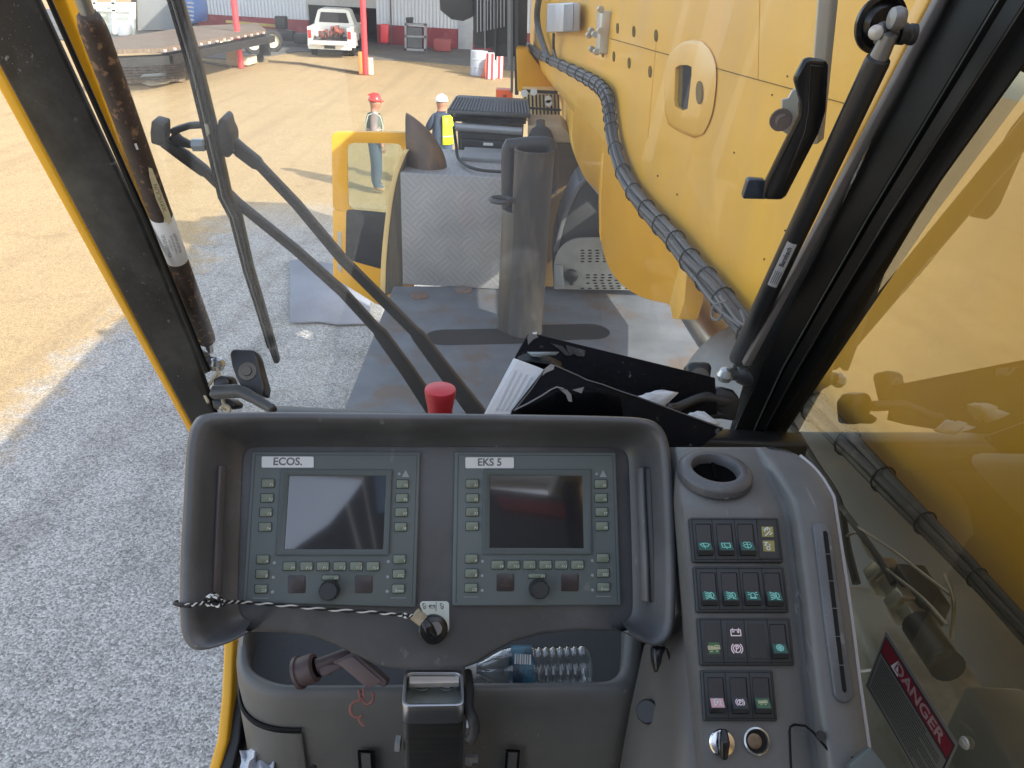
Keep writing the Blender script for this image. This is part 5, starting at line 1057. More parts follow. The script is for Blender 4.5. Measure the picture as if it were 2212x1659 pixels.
# mounting post
zp = P(936,1523,.86).z; HP = Pl(V(0,0,zp), V(0,0,1), V(1,0,0))
post = thing('mounting_post', HP.pt(936,1500,-.3), 'square brushed steel post with open top carrying the monitor console', 'post')
po = rrect([HP.hit(873,1447),HP.hit(1001,1447),HP.hit(1003,1524),HP.hit(868,1526)], .008, 3); pc_ = sum((Vector(p) for p in po), Vector((0,0)))/len(po)
pi = [tuple(pc_ + (Vector(p)-pc_)*Vector((.90,.80)) if False else (pc_.x+(p[0]-pc_.x)*.90, pc_.y+(p[1]-pc_.y)*.82)) for p in po]
b = MB(); b.ring(HP, po, pi, -.03, 0, 0); b.build('rim', steel, post, bevel=.0008)
b = MB(); b.ring(HP, po, pi, -.45, -.0302, -.0302); b.build('tube', steelb, post)
b = MB(); b.prism(HP, pi, -.034, -.028); b.build('inner_plate', M('zinc_plate', (.30,.33,.30), .5, .5, var=.2, scale=20), post)
b = MB(); b.ppx(HP, [(884,1460),(992,1460),(992,1474),(884,1476)], -.012, -.004); b.build('clamp_bar', galv, post, bevel=.001)
for u in (912,965):
    b = MB(); c_ = HP.pt(u,1477,-.018); b.lathe(c_, V(0,0,1), [(0,0),(.008,0),(.008,.009),(0,.009)], 6); b.lathe(c_+V(0,0,.002), V(0,0,1), [(.0105,-.002),(.0105,0),(0,0)], 16); b.build('bolt', steel, post)
cH = HP.pt(1010,1500,-.02)
for dz, r_ in ((.0,.012),(-.055,.010)):
    b = MB(); c_ = V(po[6][0]+.012, po[6][1]-.0, zp-.10+dz); b.lathe(c_+V(-.006,0,0), V(1,0,0), [(0,0),(r_,0),(r_,.008),(r_*.6,.010),(r_*.6,.016),(0,.016)], 6); b.build('side_bolt', steel, post)
b = MB(); c_ = V(min(p[0] for p in po)-.006, pc_.y-.02, zp-.075); b.lathe(c_, V(1,0,0), [(0,0),(.010,0),(.010,.006),(0,.006)], 6); b.build('side_bolt', steel, post)
b = MB(); b.tube(smoothpath([P(1008,1452,.93), P(1013,1490,.91), P(1012,1530,.89), P(1022,1555,.88), P(1024,1580,.88), P(1014,1600,.88)],5), .0065, 10); tag(b.build('cable', rubber), 'black cable running down right beside the brushed steel post', 'cable')
# brown pistol shaped tool, water bottle, twine
bq = P(770,1450,.925); Bt_ = Pl(bq, (V(0,-.75,.66)), RT); brown = M('tool_brown', (.085,.06,.062), .5, var=.2, bump=.2, bscale=300, col2=(.15,.12,.11), amt=.35, s2=14)
tool = thing('inspection_lamp', bq, 'brown plastic pistol shaped hand tool with round nozzle lying in the tray', 'hand tool')
b = MB(); b.ppx(Bt_, rrect([(718,1430),(766,1408),(836,1472),(831,1486),(794,1500),(784,1494)], 4), -.010, .016); b.build('grip', brown, tool, bevel=.003)
b = MB(); b.ppx(Bt_, rrect([(728,1431),(763,1418),(824,1472),(796,1489)], 3), .0155, .0175); b.build('grip_panel', M('tool_panel', (.125,.09,.088), .5, var=.15), tool, bevel=.001)
b = MB(); b.tube([Bt_.pt(684,1440,.004), Bt_.pt(700,1434,.003), Bt_.pt(756,1411,.0)], [.010,.009,.008], 12); b.ppx(Bt_, [(688,1440),(735,1432),(742,1442),(720,1452),(700,1462),(690,1456)], -.004, .012); b.build('barrel', brown, tool, bevel=.001)
ax_ = (Bt_.pt(655,1450,.004)-Bt_.pt(686,1440,.008)).normalized(); n0 = Bt_.pt(684,1441,.006)
b = MB(); b.lathe(n0, ax_, [(.012,0),(.0165,.002),(.0175,.006),(.0175,.020),(.0195,.021),(.0195,.025),(.0165,.025),(.0155,.006),(0,.006)], 24); b.build('nozzle', brown, tool)
b = MB(); b.lathe(n0+ax_*.008, ax_, [(0,.0),(.012,.0),(.014,.012)], 20); b.build('lens', M('lens_pink', (.30,.18,.18), .3), tool)
b = MB(); b.ppx(Bt_, [(704,1444),(712,1444),(716,1455),(710,1460)], .0, .010); b.build('trigger', blackp, tool, bevel=.001)
tw_ = M('copper_twine', (.20,.085,.07), .7, var=.3, scale=90)
t4 = lambda pts, h: [Bt_.pt(398.2+.24*u, 1261+.24*v, h) for u, v in pts]
b = MB(); b.tube(smoothpath(t4([(1590,960),(1575,1000),(1600,1040),(1540,1060),(1500,1100),(1498,1160),(1530,1195),(1580,1205),(1600,1180)], .02),6), .0019, 6); b.tube(smoothpath(t4([(1600,1040),(1640,1085),(1690,1060),(1700,1000),(1680,980)], .02),6), .0019, 6); b.tube(smoothpath(t4([(1575,1205),(1580,1240),(1620,1280)], .02),4), .0018, 6)
b.tube(t4([(1570,950),(1580,1030)], .022), .0016, 6); b.tube(t4([(1610,940),(1620,1030)], .022), .0016, 6); tag(b.build('twine', tw_), 'reddish broken twine loops hanging from the brown hand tool', 'twine')
bot = thing('water_bottle', TZ.pt(1180,1440,-.045), 'clear ribbed plastic water bottle with blue label lying in the tray', 'bottle')
rB = .030; c0 = TZ.pt(1274,1440,-.046+rB); c1 = TZ.pt(1035,1446,-.046+rB); axb = (c1-c0); axb.z = 0; Lb = axb.length; axb.normalize(); c0.z = c1.z = zt_-.047+rB
pr_ = [(0,0),(rB*.7,0),(rB*.97,.006)]; Lc = Lb*.52; x = .01
while x < Lc: pr_ += [(rB,x),(rB,x+.004),(rB*.93,x+.006),(rB*.93,x+.008)]; x += .0095
pr_ += [(rB*.99,Lc),(rB*.99,Lc+Lb*.19),(rB,Lc+Lb*.20),(rB*.93,Lb*.79),(rB*.72,Lb*.88),(rB*.42,Lb*.97),(rB*.34,Lb),(rB*.34,Lb+.015),(0,Lb+.015)]
pet = glass('bottle_plastic', (.90,.93,.93), .06, .75, dust=.03, dcol=(.6,.65,.66), pw=1.5, grough=.03)
b = MB(); b.lathe(c0, axb, pr_, 28); b.build('bottle', pet, bot, angle=60)
b = MB(); b.lathe(c0+axb*(Lc+.001), axb, [(rB*1.005,0),(rB*1.005,Lb*.19)], 28)
b.use(label_w); up_ = V(0,-.45,.9).normalized(); tg = axb.cross(up_).normalized()
LP_ = Pl(c0+axb*(Lc+Lb*.095)+ (axb.cross(V(0,0,1)).cross(axb)).normalized()*0 + V(0,-.55,.83).normalized()*rB*1.03, V(0,-.55,.83), V(1,0,0))
for i in range(7): b.ribbon(LP_, [(-.010+i*.0032,.002),(-.010+i*.0032,.013)], .0016 if i % 2 else .0024, .0006)
b.build('paper_label', M('label_blue', (.06,.18,.27), .4, var=.5, scale=40, col2=(.02,.04,.07), amt=.45, s2=30), bot)
b = MB(); b.lathe(c0+axb*(Lb+.004), axb, [(rB*.38,0),(rB*.38,.014),(0,.014)], 16); b.build('bottle_cap', white, bot)
# pale cloth at the lower left
b = MB(); rows = []
for i in range(9):
    row = []
    for j in range(9):
        u = 520+9*j+3*math.sin(i*1.3); v = 1606+i*12+6*math.sin(j*.9)*(1) + max(0,(4-j))*4; row.append(P(u, v, 1.02+.008*math.sin(i*1.1+j*.9)+.006*math.sin(j*2.1)-.01*i/9))
    rows.append(row)
b.grid(rows); tag(b.build('plastic_bag', M('bag_white', (.45,.50,.58), .35, var=.1), solid=.002, angle=80), 'crumpled pale plastic bag in the lower left corner under the tray', 'plastic bag')
# ---------------------------------------------------------------- right switch console
def dR(u, v):
    return .83 - (v-1165)*1.8e-4
Rp = Pl.tri(P(1500,1130,dR(0,1130)), P(1700,1130,dR(0,1130)), P(1600,1560,dR(0,1560)), RT)
zR = P(1590,1088,dR(0,1088)).z
def rtop(u, v, raise_=0.0):
    q_ = ray(u, v); t1 = (Rp.o-EYE).dot(Rp.n)/q_.dot(Rp.n); t2 = (zR-EYE.z)/q_.z
    k = .012; t = t2 if v < 1040 else (t1 if v > 1130 else max(t1, t2))
    if 1040 <= v <= 1130: t = (t1+t2+math.sqrt((t1-t2)**2+k*k))/2
    else: t = (t1+t2+math.sqrt((t1-t2)**2+k*k))/2
    return EYE + q_*(t-raise_)
rc = thing('switch_console', rtop(1600,1600)-V(0,0,.3), 'grey right hand console with rocker switches, ignition key and air slot', 'control console')
def xl(v, pts):
    for (v0,u0),(v1,u1) in zip(pts, pts[1:]):
        if v <= v1: return u0+(u1-u0)*(v-v0)/(v1-v0)
    return pts[-1][1]
Ledge = [(966,1462),(1100,1474),(1300,1492),(1500,1508),(1580,1512),(1659,1518),(1800,1530)]
C1 = [(966,1628),(1000,1640),(1080,1678),(1120,1690),(1300,1712),(1500,1735),(1659,1752),(1800,1768)]
C2 = [(966,1640),(1000,1665),(1080,1712),(1120,1722),(1300,1745),(1500,1766),(1659,1790),(1800,1806)]
Redge = [(966,1660),(971,1690),(985,1727),(1010,1757),(1040,1780),(1074,1799),(1180,1815),(1313,1835),(1467,1854),(1621,1876),(1800,1900)]
rows = []
vsr = [966,972,980,990,1003,1018,1035,1055,1080,1105,1130,1165,1210,1260,1310,1370,1430,1490,1550,1610,1670,1730,1800]
for v in vsr:
    l_, c1_, c2_, r_ = (xl(v, q_) for q_ in (Ledge, C1, C2, Redge)); rs_ = min(1, (v-960)/60)
    row = [rtop(l_-70, v, -.40), rtop(l_-26, v, -.14), rtop(l_-18, v, -.05), rtop(l_-5, v, -.008), rtop(l_+3, v, 0)]
    for f in (.33,.66): row.append(rtop(l_+3+(c1_-l_-3)*f, v))
    row += [rtop(c1_-5, v), rtop(c1_+2, v, -.004*rs_), rtop(c1_*.55+c2_*.45, v, -.004*rs_), rtop(c2_-4, v, .010*rs_), rtop(c2_+4, v, .015*rs_), rtop(c2_+14, v, .016*rs_)]
    row += [rtop(c2_*.45+r_*.55, v, .015*rs_), rtop(r_-5, v, .013*rs_), rtop(r_, v, .006), rtop(r_+2, v, -.02), rtop(r_+3, v, -.16)]
    rows.append(row)
b = MB(); b.grid([[p + V(0,.10,-.10) for p in rows[0]]] + rows); b.build('console_body', plast2, rc, angle=70)
b = MB(); b.tube([rtop(xl(v,Redge)+2, v, .005) for v in (985,1003,1018,1035,1055,1074,1105,1165,1260,1370,1467,1550,1621)], .0022, 8); b.build('edge_seal', M('seal_pale', (.42,.40,.40), .5), rc)
rR = lambda ra: [(ra[0]*.24+1427, ra[1]*.24+ra[2]) for ra in [ra]]
ledg = M('symbol_green', (.30,.72,.62), .5); greenp = M('rocker_green', (.02,.10,.07), .4); symw = M('symbol_glow_white', (.62,.52,.58), .5, emit=.1); indy = M('indicator_yellow', (.30,.27,.08), .5, var=.5, scale=120); redp = M('rocker_pink', (.62,.36,.38), .5); indg = M('indicator_green', (.05,.14,.06), .5); truckm = M('symbol_olive', (.5,.5,.3), .5)  # white symbols get a slight added glow, though nothing lights them from behind
rockb = M('rocker_black', (.022,.024,.027), .38, var=.2); panb = M('panel_black', (.028,.032,.034), .5, var=.15)
def panel(oy, quad, cells, rock, lab):
    T = lambda z: (1427+.24*z[0], oy+.24*z[1])
    b = MB(); b.ppx(Rp, rrect([T(z) for z in quad], 5), -.004, .005); b.use(blackr)
    q_ = [T(z) for z in quad]
    for i in range(1, cells):
        f = i/cells; a = (q_[0][0]*(1-f)+q_[1][0]*f, q_[0][1]+3); c = (q_[3][0]*(1-f)+q_[2][0]*f, q_[3][1]-3); b.ribbon(Rp, [Rp.hit(*a,.005), Rp.hit(*c,.005)], .0006, .0052)
    ins = [(q_[0][0]+5,q_[0][1]+5),(q_[1][0]-5,q_[1][1]+5),(q_[2][0]-6,q_[2][1]-6),(q_[3][0]+5,q_[3][1]-6)]; i4 = [Rp.hit(*p,.005) for p in ins]; b.ribbon(Rp, i4+[i4[0]], .0006, .0053)
    pn = b.build('switch_panel', panb, rc, bevel=.0012); pn['label'] = lab
    for kind, z4, sym in rock:
        p4 = [T(z) for z in z4]
        if kind == 'rocker':
            b = MB(); fr = rrect([(p4[0][0]-1.5,p4[0][1]-1.5),(p4[1][0]+1.5,p4[1][1]-1.5),(p4[2][0]+1.8,p4[2][1]+1.8),(p4[3][0]-1.2,p4[3][1]+1.8)], 3); b.ppx(Rp, fr, .004, .0056); b.build('rocker_well', blackr, pn)
            b = MB(); A_ = [Rp.hit(*p,.008) for p in p4]; mt_ = tuple(a*.45+c*.55 for a, c in zip(A_[1], A_[2])); ml = tuple(a*.45+c*.55 for a, c in zip(A_[0], A_[3])); lt = tuple(a*.12+c*.88 for a, c in zip(A_[0],A_[3])); lr = tuple(a*.12+c*.88 for a, c in zip(A_[1],A_[2]))
            H = [.0035,.0062,.0105,.0075]
            R_ = [(A_[0],A_[1],.0065),(ml,mt_,.0062),(lt,lr,.0115),(A_[3],A_[2],.0085)]
            b.grid([[Rp.w(*a,.003),Rp.w(*c,.003)] for a, c, h_ in R_[:1]]+[[Rp.w(*a,h_),Rp.w(*c,h_)] for a, c, h_ in R_]+[[Rp.w(*R_[3][0],.003),Rp.w(*R_[3][1],.003)]])
            for w2 in (0,1):
                side_p = [Rp.w(*R_[0][w2],.003)]+[Rp.w(*r__[w2], r__[2]) for r__ in R_]+[Rp.w(*R_[3][w2],.003)]; b.poly(side_p)
            colr = {'g':greenp,'r':redp,'b':rockb,'t':indg}[sym[0]]; b.use(colr)
            # coloured lower half and symbol on the tilted face
            base_ = Rp.w(*[(a+c)/2 for a, c in zip(ml, mt_)], .0062); low = Rp.w(*[(a+c)/2 for a, c in zip(lt, lr)], .0115); yv = (base_-low).normalized(); xv = (Rp.w(*mt_,.0062)-Rp.w(*ml,.0062)).normalized(); nv = xv.cross(yv)
            RP2 = Pl((base_+low)/2, nv, xv); hw = (Rp.w(*lr,.0)-Rp.w(*lt,.0)).length/2; hh = (base_-low).length/2
            b.prism(RP2, [(-hw*.86,-hh*.86),(hw*.86,-hh*.86),(hw*.86,hh*.72),(-hw*.86,hh*.72)], -.0006, .0004)
            b.use({'g':ledg,'r':label_w,'b':symw,'t':truckm}[sym[0]]); ic(sym[1], RP2, 0, hh*.05, hw*.62, .0009, b); b.build('rocker', rockb, pn, smooth=False, flip=False)
        elif kind == 'ind':
            b = MB(); b.ppx(Rp, p4, .004, .0056)
            for sy, mt_, fy0, fy1, pk_ in sym:
                a0 = (p4[0][0]*.80+p4[1][0]*.20); 
                L0 = lambda f, s_: ((p4[0][0]*(1-f)+p4[3][0]*f)*(1-s_)+(p4[1][0]*(1-f)+p4[2][0]*f)*s_, (p4[0][1]*(1-f)+p4[3][1]*f))
                if pk_: b.use(pk_); b.ppx(Rp, [L0(fy0,.22),L0(fy0,.84),L0(fy1,.84),L0(fy1,.22)], .0056, .006)
                b.use(mt_); u, v = L0((fy0+fy1)/2,.53); x, y = Rp.hit(u, v, .006); ic(sy, Rp, x, y, .0062, .0063, b)
            b.build('indicator', blackp, pn, smooth=False)
panel(929.2, [(258,785),(1060,785),(1110,1190),(290,1190)], 4, [('rocker',[(318,848),(446,848),(470,1125),(338,1125)],('g','wiper')),('rocker',[(506,848),(634,848),(660,1125),(528,1125)],('g','rear')),('rocker',[(693,848),(826,848),(854,1125),(722,1125)],('g','wash')),('ind',[(868,812),(1032,812),(1062,1148),(892,1148)],[('fan',label_w,.17,.44,indy),('skid',label_w,.54,.83,indy)])], 'top switch panel with wiper symbols and two yellow indicators')
panel(929.2, [(295,1225),(1110,1225),(1160,1640),(325,1640)], 4, [('rocker',[(358,1286),(488,1286),(511,1575),(375,1575)],('g','lamp')),('rocker',[(550,1286),(682,1286),(704,1575),(570,1575)],('g','lamp')),('rocker',[(741,1286),(873,1286),(904,1575),(768,1575)],('g','beacon')),('rocker',[(933,1288),(1066,1288),(1104,1580),(962,1580)],('g','lamp'))], 'second switch panel with green lamp and beacon symbols')
panel(1261, [(330,305),(1165,305),(1210,735),(360,735)], 4, [('ind',[(388,352),(538,352),(560,660),(402,662)],[('truck',truckm,.57,.9,indg)]),('ind',[(590,355),(740,355),(768,665),(612,665)],[('batt',symw,.12,.42,None),('park',symw,.56,.92,None)]),('ind',[(782,360),(930,360),(960,668),(806,668)],[]),('rocker',[(984,368),(1116,368),(1148,670),(1012,670)],('g','snow'))], 'third switch panel with battery, parking brake and snowflake symbols')
panel(1261, [(362,775),(1010,775),(1055,1235),(390,1235)], 3, [('rocker',[(428,848),(558,848),(583,1160),(448,1160)],('r','plus')),('rocker',[(625,848),(768,848),(788,1165),(652,1165)],('b','park')),('rocker',[(828,848),(968,848),(995,1165),(858,1165)],('t','truck'))], 'lowest switch panel with pink, black and green rockers')
# ignition and socket
x, y = Rp.hit(1559,1605); b = MB(); b.lathe(Rp.w(x,y,0), Rp.n, [(.0128,0),(.0128,.003),(.0115,.0045),(.0068,.005),(.0062,.003),(0,.003)], 32); ig = b.build('ignition_lock', M('chrome', (.72,.72,.73), .16, 1.0, var=.02), rc)
b = MB(); b.sweep([Rp.pt(1562,1578,.012), Rp.pt(1564,1604,.016), Rp.pt(1563,1640,.013)], Rp.n, [(.006,.012),(.009,.014),(.006,.010)]); b.build('key', blackg, ig, bevel=.002)
x, y = Rp.hit(1633.5,1601); b = MB(); b.lathe(Rp.w(x,y,0), Rp.n, [(.0128,0),(.0128,.003),(.0112,.0038),(.0104,.002),(.0104,-.002)], 32); b.use(blackr); b.lathe(Rp.w(x,y,0), Rp.n, [(.0106,.0008),(0,.0008)], 20); so_ = b.build('power_socket', M('socket_rim', (.62,.63,.60), .25, .9), rc, flip=False)
b = MB(); b.lathe(Rp.w(x-.002,y,.0008), Rp.n, [(.007,0),(.007,.0012),(.004,.0016),(0,.0012)], 20); b.build('socket_contact', M('contact_brown', (.16,.12,.08), .35, .6, var=.6, scale=120), so_)
# air slot
def RR(u, v, h): p = rtop(u, v, .015); return p - ray(u,v)*0 + Rp.n*h
sl_o = [(1757,1140),(1760,1133),(1768,1129),(1780,1129),(1790,1134),(1796,1143),(1815,1290),(1845,1490),(1846,1504),(1838,1514),(1824,1519),(1811,1512),(1803,1502),(1780,1330)]
SP = Pl.tri(rtop(1790,1140,.016), rtop(1815,1140,.016), rtop(1825,1500,.016), RT)
b = MB(); b.ppx(SP, sl_o, -.01, .004); vf = b.build('air_slot', plast, rc, bevel=.0015)
b = MB(); b.ppx(SP, [(1778,1148),(1784,1146),(1788,1152),(1829,1493),(1825,1497),(1820,1492)], .002, .0045); b.build('slot_opening', blackr, vf, smooth=False)
b = MB()
for v in (1196,1254,1313,1374,1436): u = 1781+(v-1148)*.124; b.ppx(SP, [(u-3,v),(u+8,v),(u+8,v+1.5),(u-3,v+1.5)], .004, .0052)
b.build('slot_rib', plast2, vf)
# round air vent ring on the flat top
HZ = Pl(V(0,0,zR), V(0,0,1), V(1,0,0)); cx_, cy_ = HZ.hit(1546,1012,.012); rv = abs(HZ.hit(1624,1012,.012)[0]-cx_)
b = MB(); b.lathe(V(cx_,cy_,zR), V(0,0,1), [(rv*1.0,0),(rv*1.0,.006),(rv*.97,.010),(rv*.80,.014),(rv*.66,.013),(rv*.60,.008),(rv*.585,-.004)], 56)
for j in range(90):
    a = 2*math.pi*j/90; b.bar(V(cx_+rv*1.0*math.cos(a),cy_+rv*1.0*math.sin(a),zR+.001), V(cx_+rv*.985*math.cos(a),cy_+rv*.985*math.sin(a),zR+.008), .0015, .0015)
vr = b.build('vent_ring', plast, rc, angle=50)
b = MB(); b.prism(HZ, circ(cx_,cy_,rv*.62,n=32), .0005, .002); b.bar(V(cx_-rv*.02,cy_-rv*.3,zR+.004), V(cx_+rv*.05,cy_+rv*.5,zR+.004), .004, .004); b.build('vent_throat', M('throat_black', (.004,.004,.004), .9, spec=.02), vr)
# lower right moulding, screws, latch
b = MB(); q_ = [(1710,1700),(1705,1580),(1707,1570),(1716,1565),(1740,1568),(1757,1582),(1790,1622),(1812,1634),(1850,1637),(1880,1640),(1900,1700)]; b.tube([rtop(u, v, .014 if u > 1735 else .0) for u, v in q_], .0012, 6); b.build('panel_gap', blackr, rc)
for u, v, rz in ((1480,1470,-.0),(1773,1590,.016),(1452,1480,-.0)):
    if u < 1500: continue
    b = MB(); b.lathe(rtop(u, v, rz), Rp.n, [(.005,0),(.0045,.002),(0,.002)], 12); b.build('screw', blackp, rc)
b = MB(); b.sweep([rtop(1852,1632,.03), rtop(1890,1680,.03), rtop(1920,1720,.03)], Rp.n, (.028,.012)); b.build('pull_tab', M('tab_grey', (.09,.105,.10), .5), rc, bevel=.002)
# side wall panel left of the switch console
b = MB(); Q_ = [[P(1470,1330,.98),P(1490,1330,.87)],[P(1400,1400,.98),P(1500,1440,.845)],[P(1372,1530,.95),P(1510,1560,.80)],[P(1348,1659,.92),P(1516,1659,.78)],[P(1330,1760,.90),P(1520,1760,.77)]]
b.grid([[a.lerp(c, f) for f in (0,.35,.7,1)] for a, c in Q_]); b.build('side_cover', M('cover_brown_grey', (.105,.10,.095), .5, var=.12, bump=.1, bscale=500), rc, solid=.006, angle=60)
for u, v, dd in ((1481,1472,.856),(1453,1632,.845),(1490,1600,.812)):
    b = MB(); b.lathe(P(u,v,dd), (EYE-P(u,v,dd))+V(-.5,0,0), [(.0048,-.002),(.0045,.0015),(.002,.0016),(0,.0006)], 12); b.build('screw', blackp, rc)
b = MB(); b.tube([P(1440,1400,.905), P(1462,1480,.88), P(1478,1600,.848), P(1484,1700,.83)], .0012, 6); b.build('panel_seam', blackr, rc)
b = MB(); b.lathe(P(1405,1537,.905), (P(1390,1537,.88)-P(1405,1537,.905)), [(.014,0),(.014,.012),(.012,.016),(0,.016)], 18); b.build('side_knob', blackp, rc)
b = MB(); b.sweep([P(1424,1395,.93), P(1424,1430,.925), P(1420,1455,.92)], FWD, [(.020,.02),(.018,.02),(.008,.01)]); b.build('side_latch', blackg, rc, bevel=.004)
# ---------------------------------------------------------------- gas struts
def upx(path, u_of=None): pass
rusty = M('strut_rust', (.05,.035,.028), .55, var=.35, scale=60, col2=(.22,.13,.07), amt=.41, s2=85, sharp=.08, bump=.5, bscale=350)
A0 = P(186,-30,.875); A1 = P(191,34,.905); A2 = P(345,462,1.185); A3 = P(447,737,1.40)
def onl(a, c, t): return a + (c-a)*t
ls = thing('gas_strut', A3, 'rust speckled gas strut with white sticker along the left pillar', 'gas strut', 'windscreen gas struts')
dl = (A3-A1); Ll = dl.length; dl.normalize()
b = MB(); b.lathe(A1, dl, [(.009,-.004),(.013,0),(.0155,.010),(.0165,.02),(.0165,Ll*.985),(.0155,Ll*.995),(.010,Ll),(0,Ll)], 28); b.build('cylinder', rusty, ls)
b = MB(); b.lathe(A1-dl*.35, dl, [(.0085,0),(.0085,.352)], 16); b.build('rod', M('rod_grey', (.33,.33,.30), .35, .6, var=.2), ls)
b = MB(); b.lathe(A3, dl, [(.007,0),(.0065,.022),(.0055,.03)], 12); b.lathe(P(470,786,1.40)-V(0,0,.0), V(0,0,1), [(0,-.014),(.010,-.010),(.014,0),(.010,.010),(0,.014)], 18); b.build('ball_joint', steel, ls)
b = MB(); b.lathe(P(462,786,1.41), V(-1,.1,0), [(0,-.01),(.013,-.01),(.013,.012),(.019,.014),(.026,.03),(.030,.05),(0,.05)], 20); b.build('joint_base', blackp, ls)
tl = (A2-A1).length
def around(o, ax, r, toward):                # local plane touching a cylinder on the side facing the eye
    n_ = (toward-o); n_ = (n_-ax*n_.dot(ax)).normalized(); return Pl(o+n_*(r), n_, ax)
b = MB(); s0 = tl*1.0-.01; s1 = s0+.075*1.15
b.lathe(A1+dl*s0*.965, dl, [(.0167,0),(.0169,.0005),(.0169,.092),(.0167,.0925)], 32); b.use(greyink)
LPl = around(A1+dl*(s0*.965+.046), dl, .0173, EYE)
for i, (yy, t_, sz) in enumerate(((.0085,'Bansbach easylift',.006),(.003,'F=550N  K0 K0 1-40-250',.0036),(-.002,'D-73547 Lorch',.0036),(-.0075,'9341652-370.E1',.0075))): b.text(LPl, t_, 0, yy, .0004-abs(yy)*.22, sz, math.pi)
b.build('sticker', label_w, ls, flip=False)
b = MB(); LP2 = around(A1+dl*(tl*.80), dl, .0171, EYE); yl = M('sticker_yellowed', (.62,.58,.38), .5, var=.15, scale=60)
q_ = [(-.055,.006),(-.05,.010),(.035,.0125),(.05,.012),(.052,.004),(.046,.006),(.044,.000),(.036,.003),(.0,.001),(-.04,.003)]
b.poly([LP2.w(x, y, -.0165*(1-math.sqrt(max(0,1-(y/.0171)**2)))+.0004) for x, y in q_]); b.use(M('ink_olive',(.16,.14,.07),.6)); b.text(LP2, 'SERVICION', 0, .0065, -.0004, .009, math.pi, 1.15); b.build('torn_sticker', yl, ls, flip=False)
b = MB(); LP3 = around(A1+dl*(tl*.52), dl, .0171, EYE); b.poly([LP3.w(x, y, 0) for x, y in ((-.004,-.001),(.006,-.001),(.006,.002),(-.004,.002))]); b.build('scrape', label_w, ls, flip=False)
B1 = P(1900,122,.955); B3 = P(1592,778,1.40); dr2 = B3-B1; Lr = dr2.length; dr2.normalize()
rs = thing('gas_strut', B3, 'clean black gas strut with small silver label beside the right pillar', 'gas strut', 'windscreen gas struts')
b = MB(); b.lathe(B1, dr2, [(.011,0),(.0148,.003),(.0155,.008),(.0160,Lr*.985),(.0150,Lr*.996),(.009,Lr),(0,Lr)], 28); b.build('cylinder', blackp, rs)
b = MB(); b.lathe(B3, dr2, [(.007,0),(.0065,.025),(.005,.032)], 12); b.lathe(P(1567,810,1.40), V(0,0,1), [(0,-.016),(.011,-.011),(.016,0),(.011,.011),(0,.016)], 18); b.build('ball_joint', steel, rs)
b = MB(); b.lathe(P(1572,808,1.40), V(1,.1,0), [(0,-.005),(.012,0),(.012,.016),(.016,.018),(.022,.03),(.026,.055),(0,.055)], 20); b.build('joint_base', blackp, rs)
b = MB(); b.lathe(B1-dr2*.028, dr2, [(0,-.004),(.009,0),(.0105,.014),(.0115,.029)], 18); b.lathe(B1-dr2*.045+V(.0,0,.002), V(1,.05,-.03), [(0,-.009),(.012,-.007),(.014,0),(.012,.007),(0,.009)], 18); b.build('rod_end', M('cast_grey', (.20,.20,.20), .4, .5), rs)
wn_ = W.n
c_ = P(1903,52,.985); b = MB(); fx = (wn_*.9+V(.25,0,0)+V(0,-.2,.1)).normalized()
b.lathe(c_-fx*.006, fx, [(0,0),(.034,0),(.036,.004),(.036,.008),(.030,.010),(.027,.004),(.024,.006),(.020,.012),(0,.013)], 40); b.build('mount_disc', blackg, rs)
b = MB(); b.lathe(P(1897,72,.945), V(1,.02,-.02), [(0,-.001),(.0125,0),(.0140,.003),(.0140,.010),(.0100,.012),(.0100,.022)], 22, ); b.lathe(P(1940,72,.945), V(1,.02,-.02), [(0,0),(.013,0),(.013,.008),(.0115,.009),(.0115,.013),(.0125,.014),(.0125,.020),(0,.020)], 22); b.build('mount_bush', blackp, rs)
b = MB(); b.lathe(P(1892,70,.935), (EYE-P(1892,70,.935)), [(.0088,-.004),(.0085,.002),(.006,.004),(0,.0045)], 22); b.build('bolt_head', galv, rs)
tR = .70; LR = around(B1+dr2*(Lr*.58), dr2, .0163, EYE+V(.05,0,0)); b = MB(); b.grid([[LR.w(x, y, math.sqrt(.0160**2-y*y)-.0163+.0005) for x in (-.045,.045)] for y in (-.008,-.005,-.002,.002,.005,.007)]); b.use(ink); b.text(LR, 'Bansbach', -.018, -.0005, .0006, .0105, math.pi, bold=.0002)
for i in range(4): b.ribbon(LR, [(.012,-.005+i*.003),(.038,-.005+i*.003)], .0008, .0005)
b.build('label_plate', M('label_silver', (.42,.42,.43), .4), rs, flip=False)
# ---------------------------------------------------------------- grab handle on the windscreen
gh_ = thing('grab_handle', W.pt(1650,420,.02), 'black angled handle with flat foot fixed to the windscreen left of the right strut', 'handle')
b = MB(); b.ppx(W, [(1738,132),(1746,126),(1788,132),(1792,142),(1786,240),(1770,290),(1700,425),(1690,434),(1652,433),(1650,420),(1655,395),(1726,252),(1729,220),(1716,172)], .026, .040); b.build('handle', blackg, gh_, bevel=.007, seg=3)
b = MB(); b.ppx(W, [(1750,140),(1780,144),(1776,236),(1762,282),(1700,400),(1690,405),(1738,285),(1746,240)], .0395, .0415); b.build('handle_channel', M('channel_black', (.008,.008,.008), .25), gh_, bevel=.002)
b = MB(); b.ppx(W, rrect([(1618,388),(1655,391),(1658,431),(1604,430),(1606,412)], 6), .002, .016); b.build('foot_pad', M('pad_blueblack', (.035,.045,.065), .3), gh_, bevel=.003)
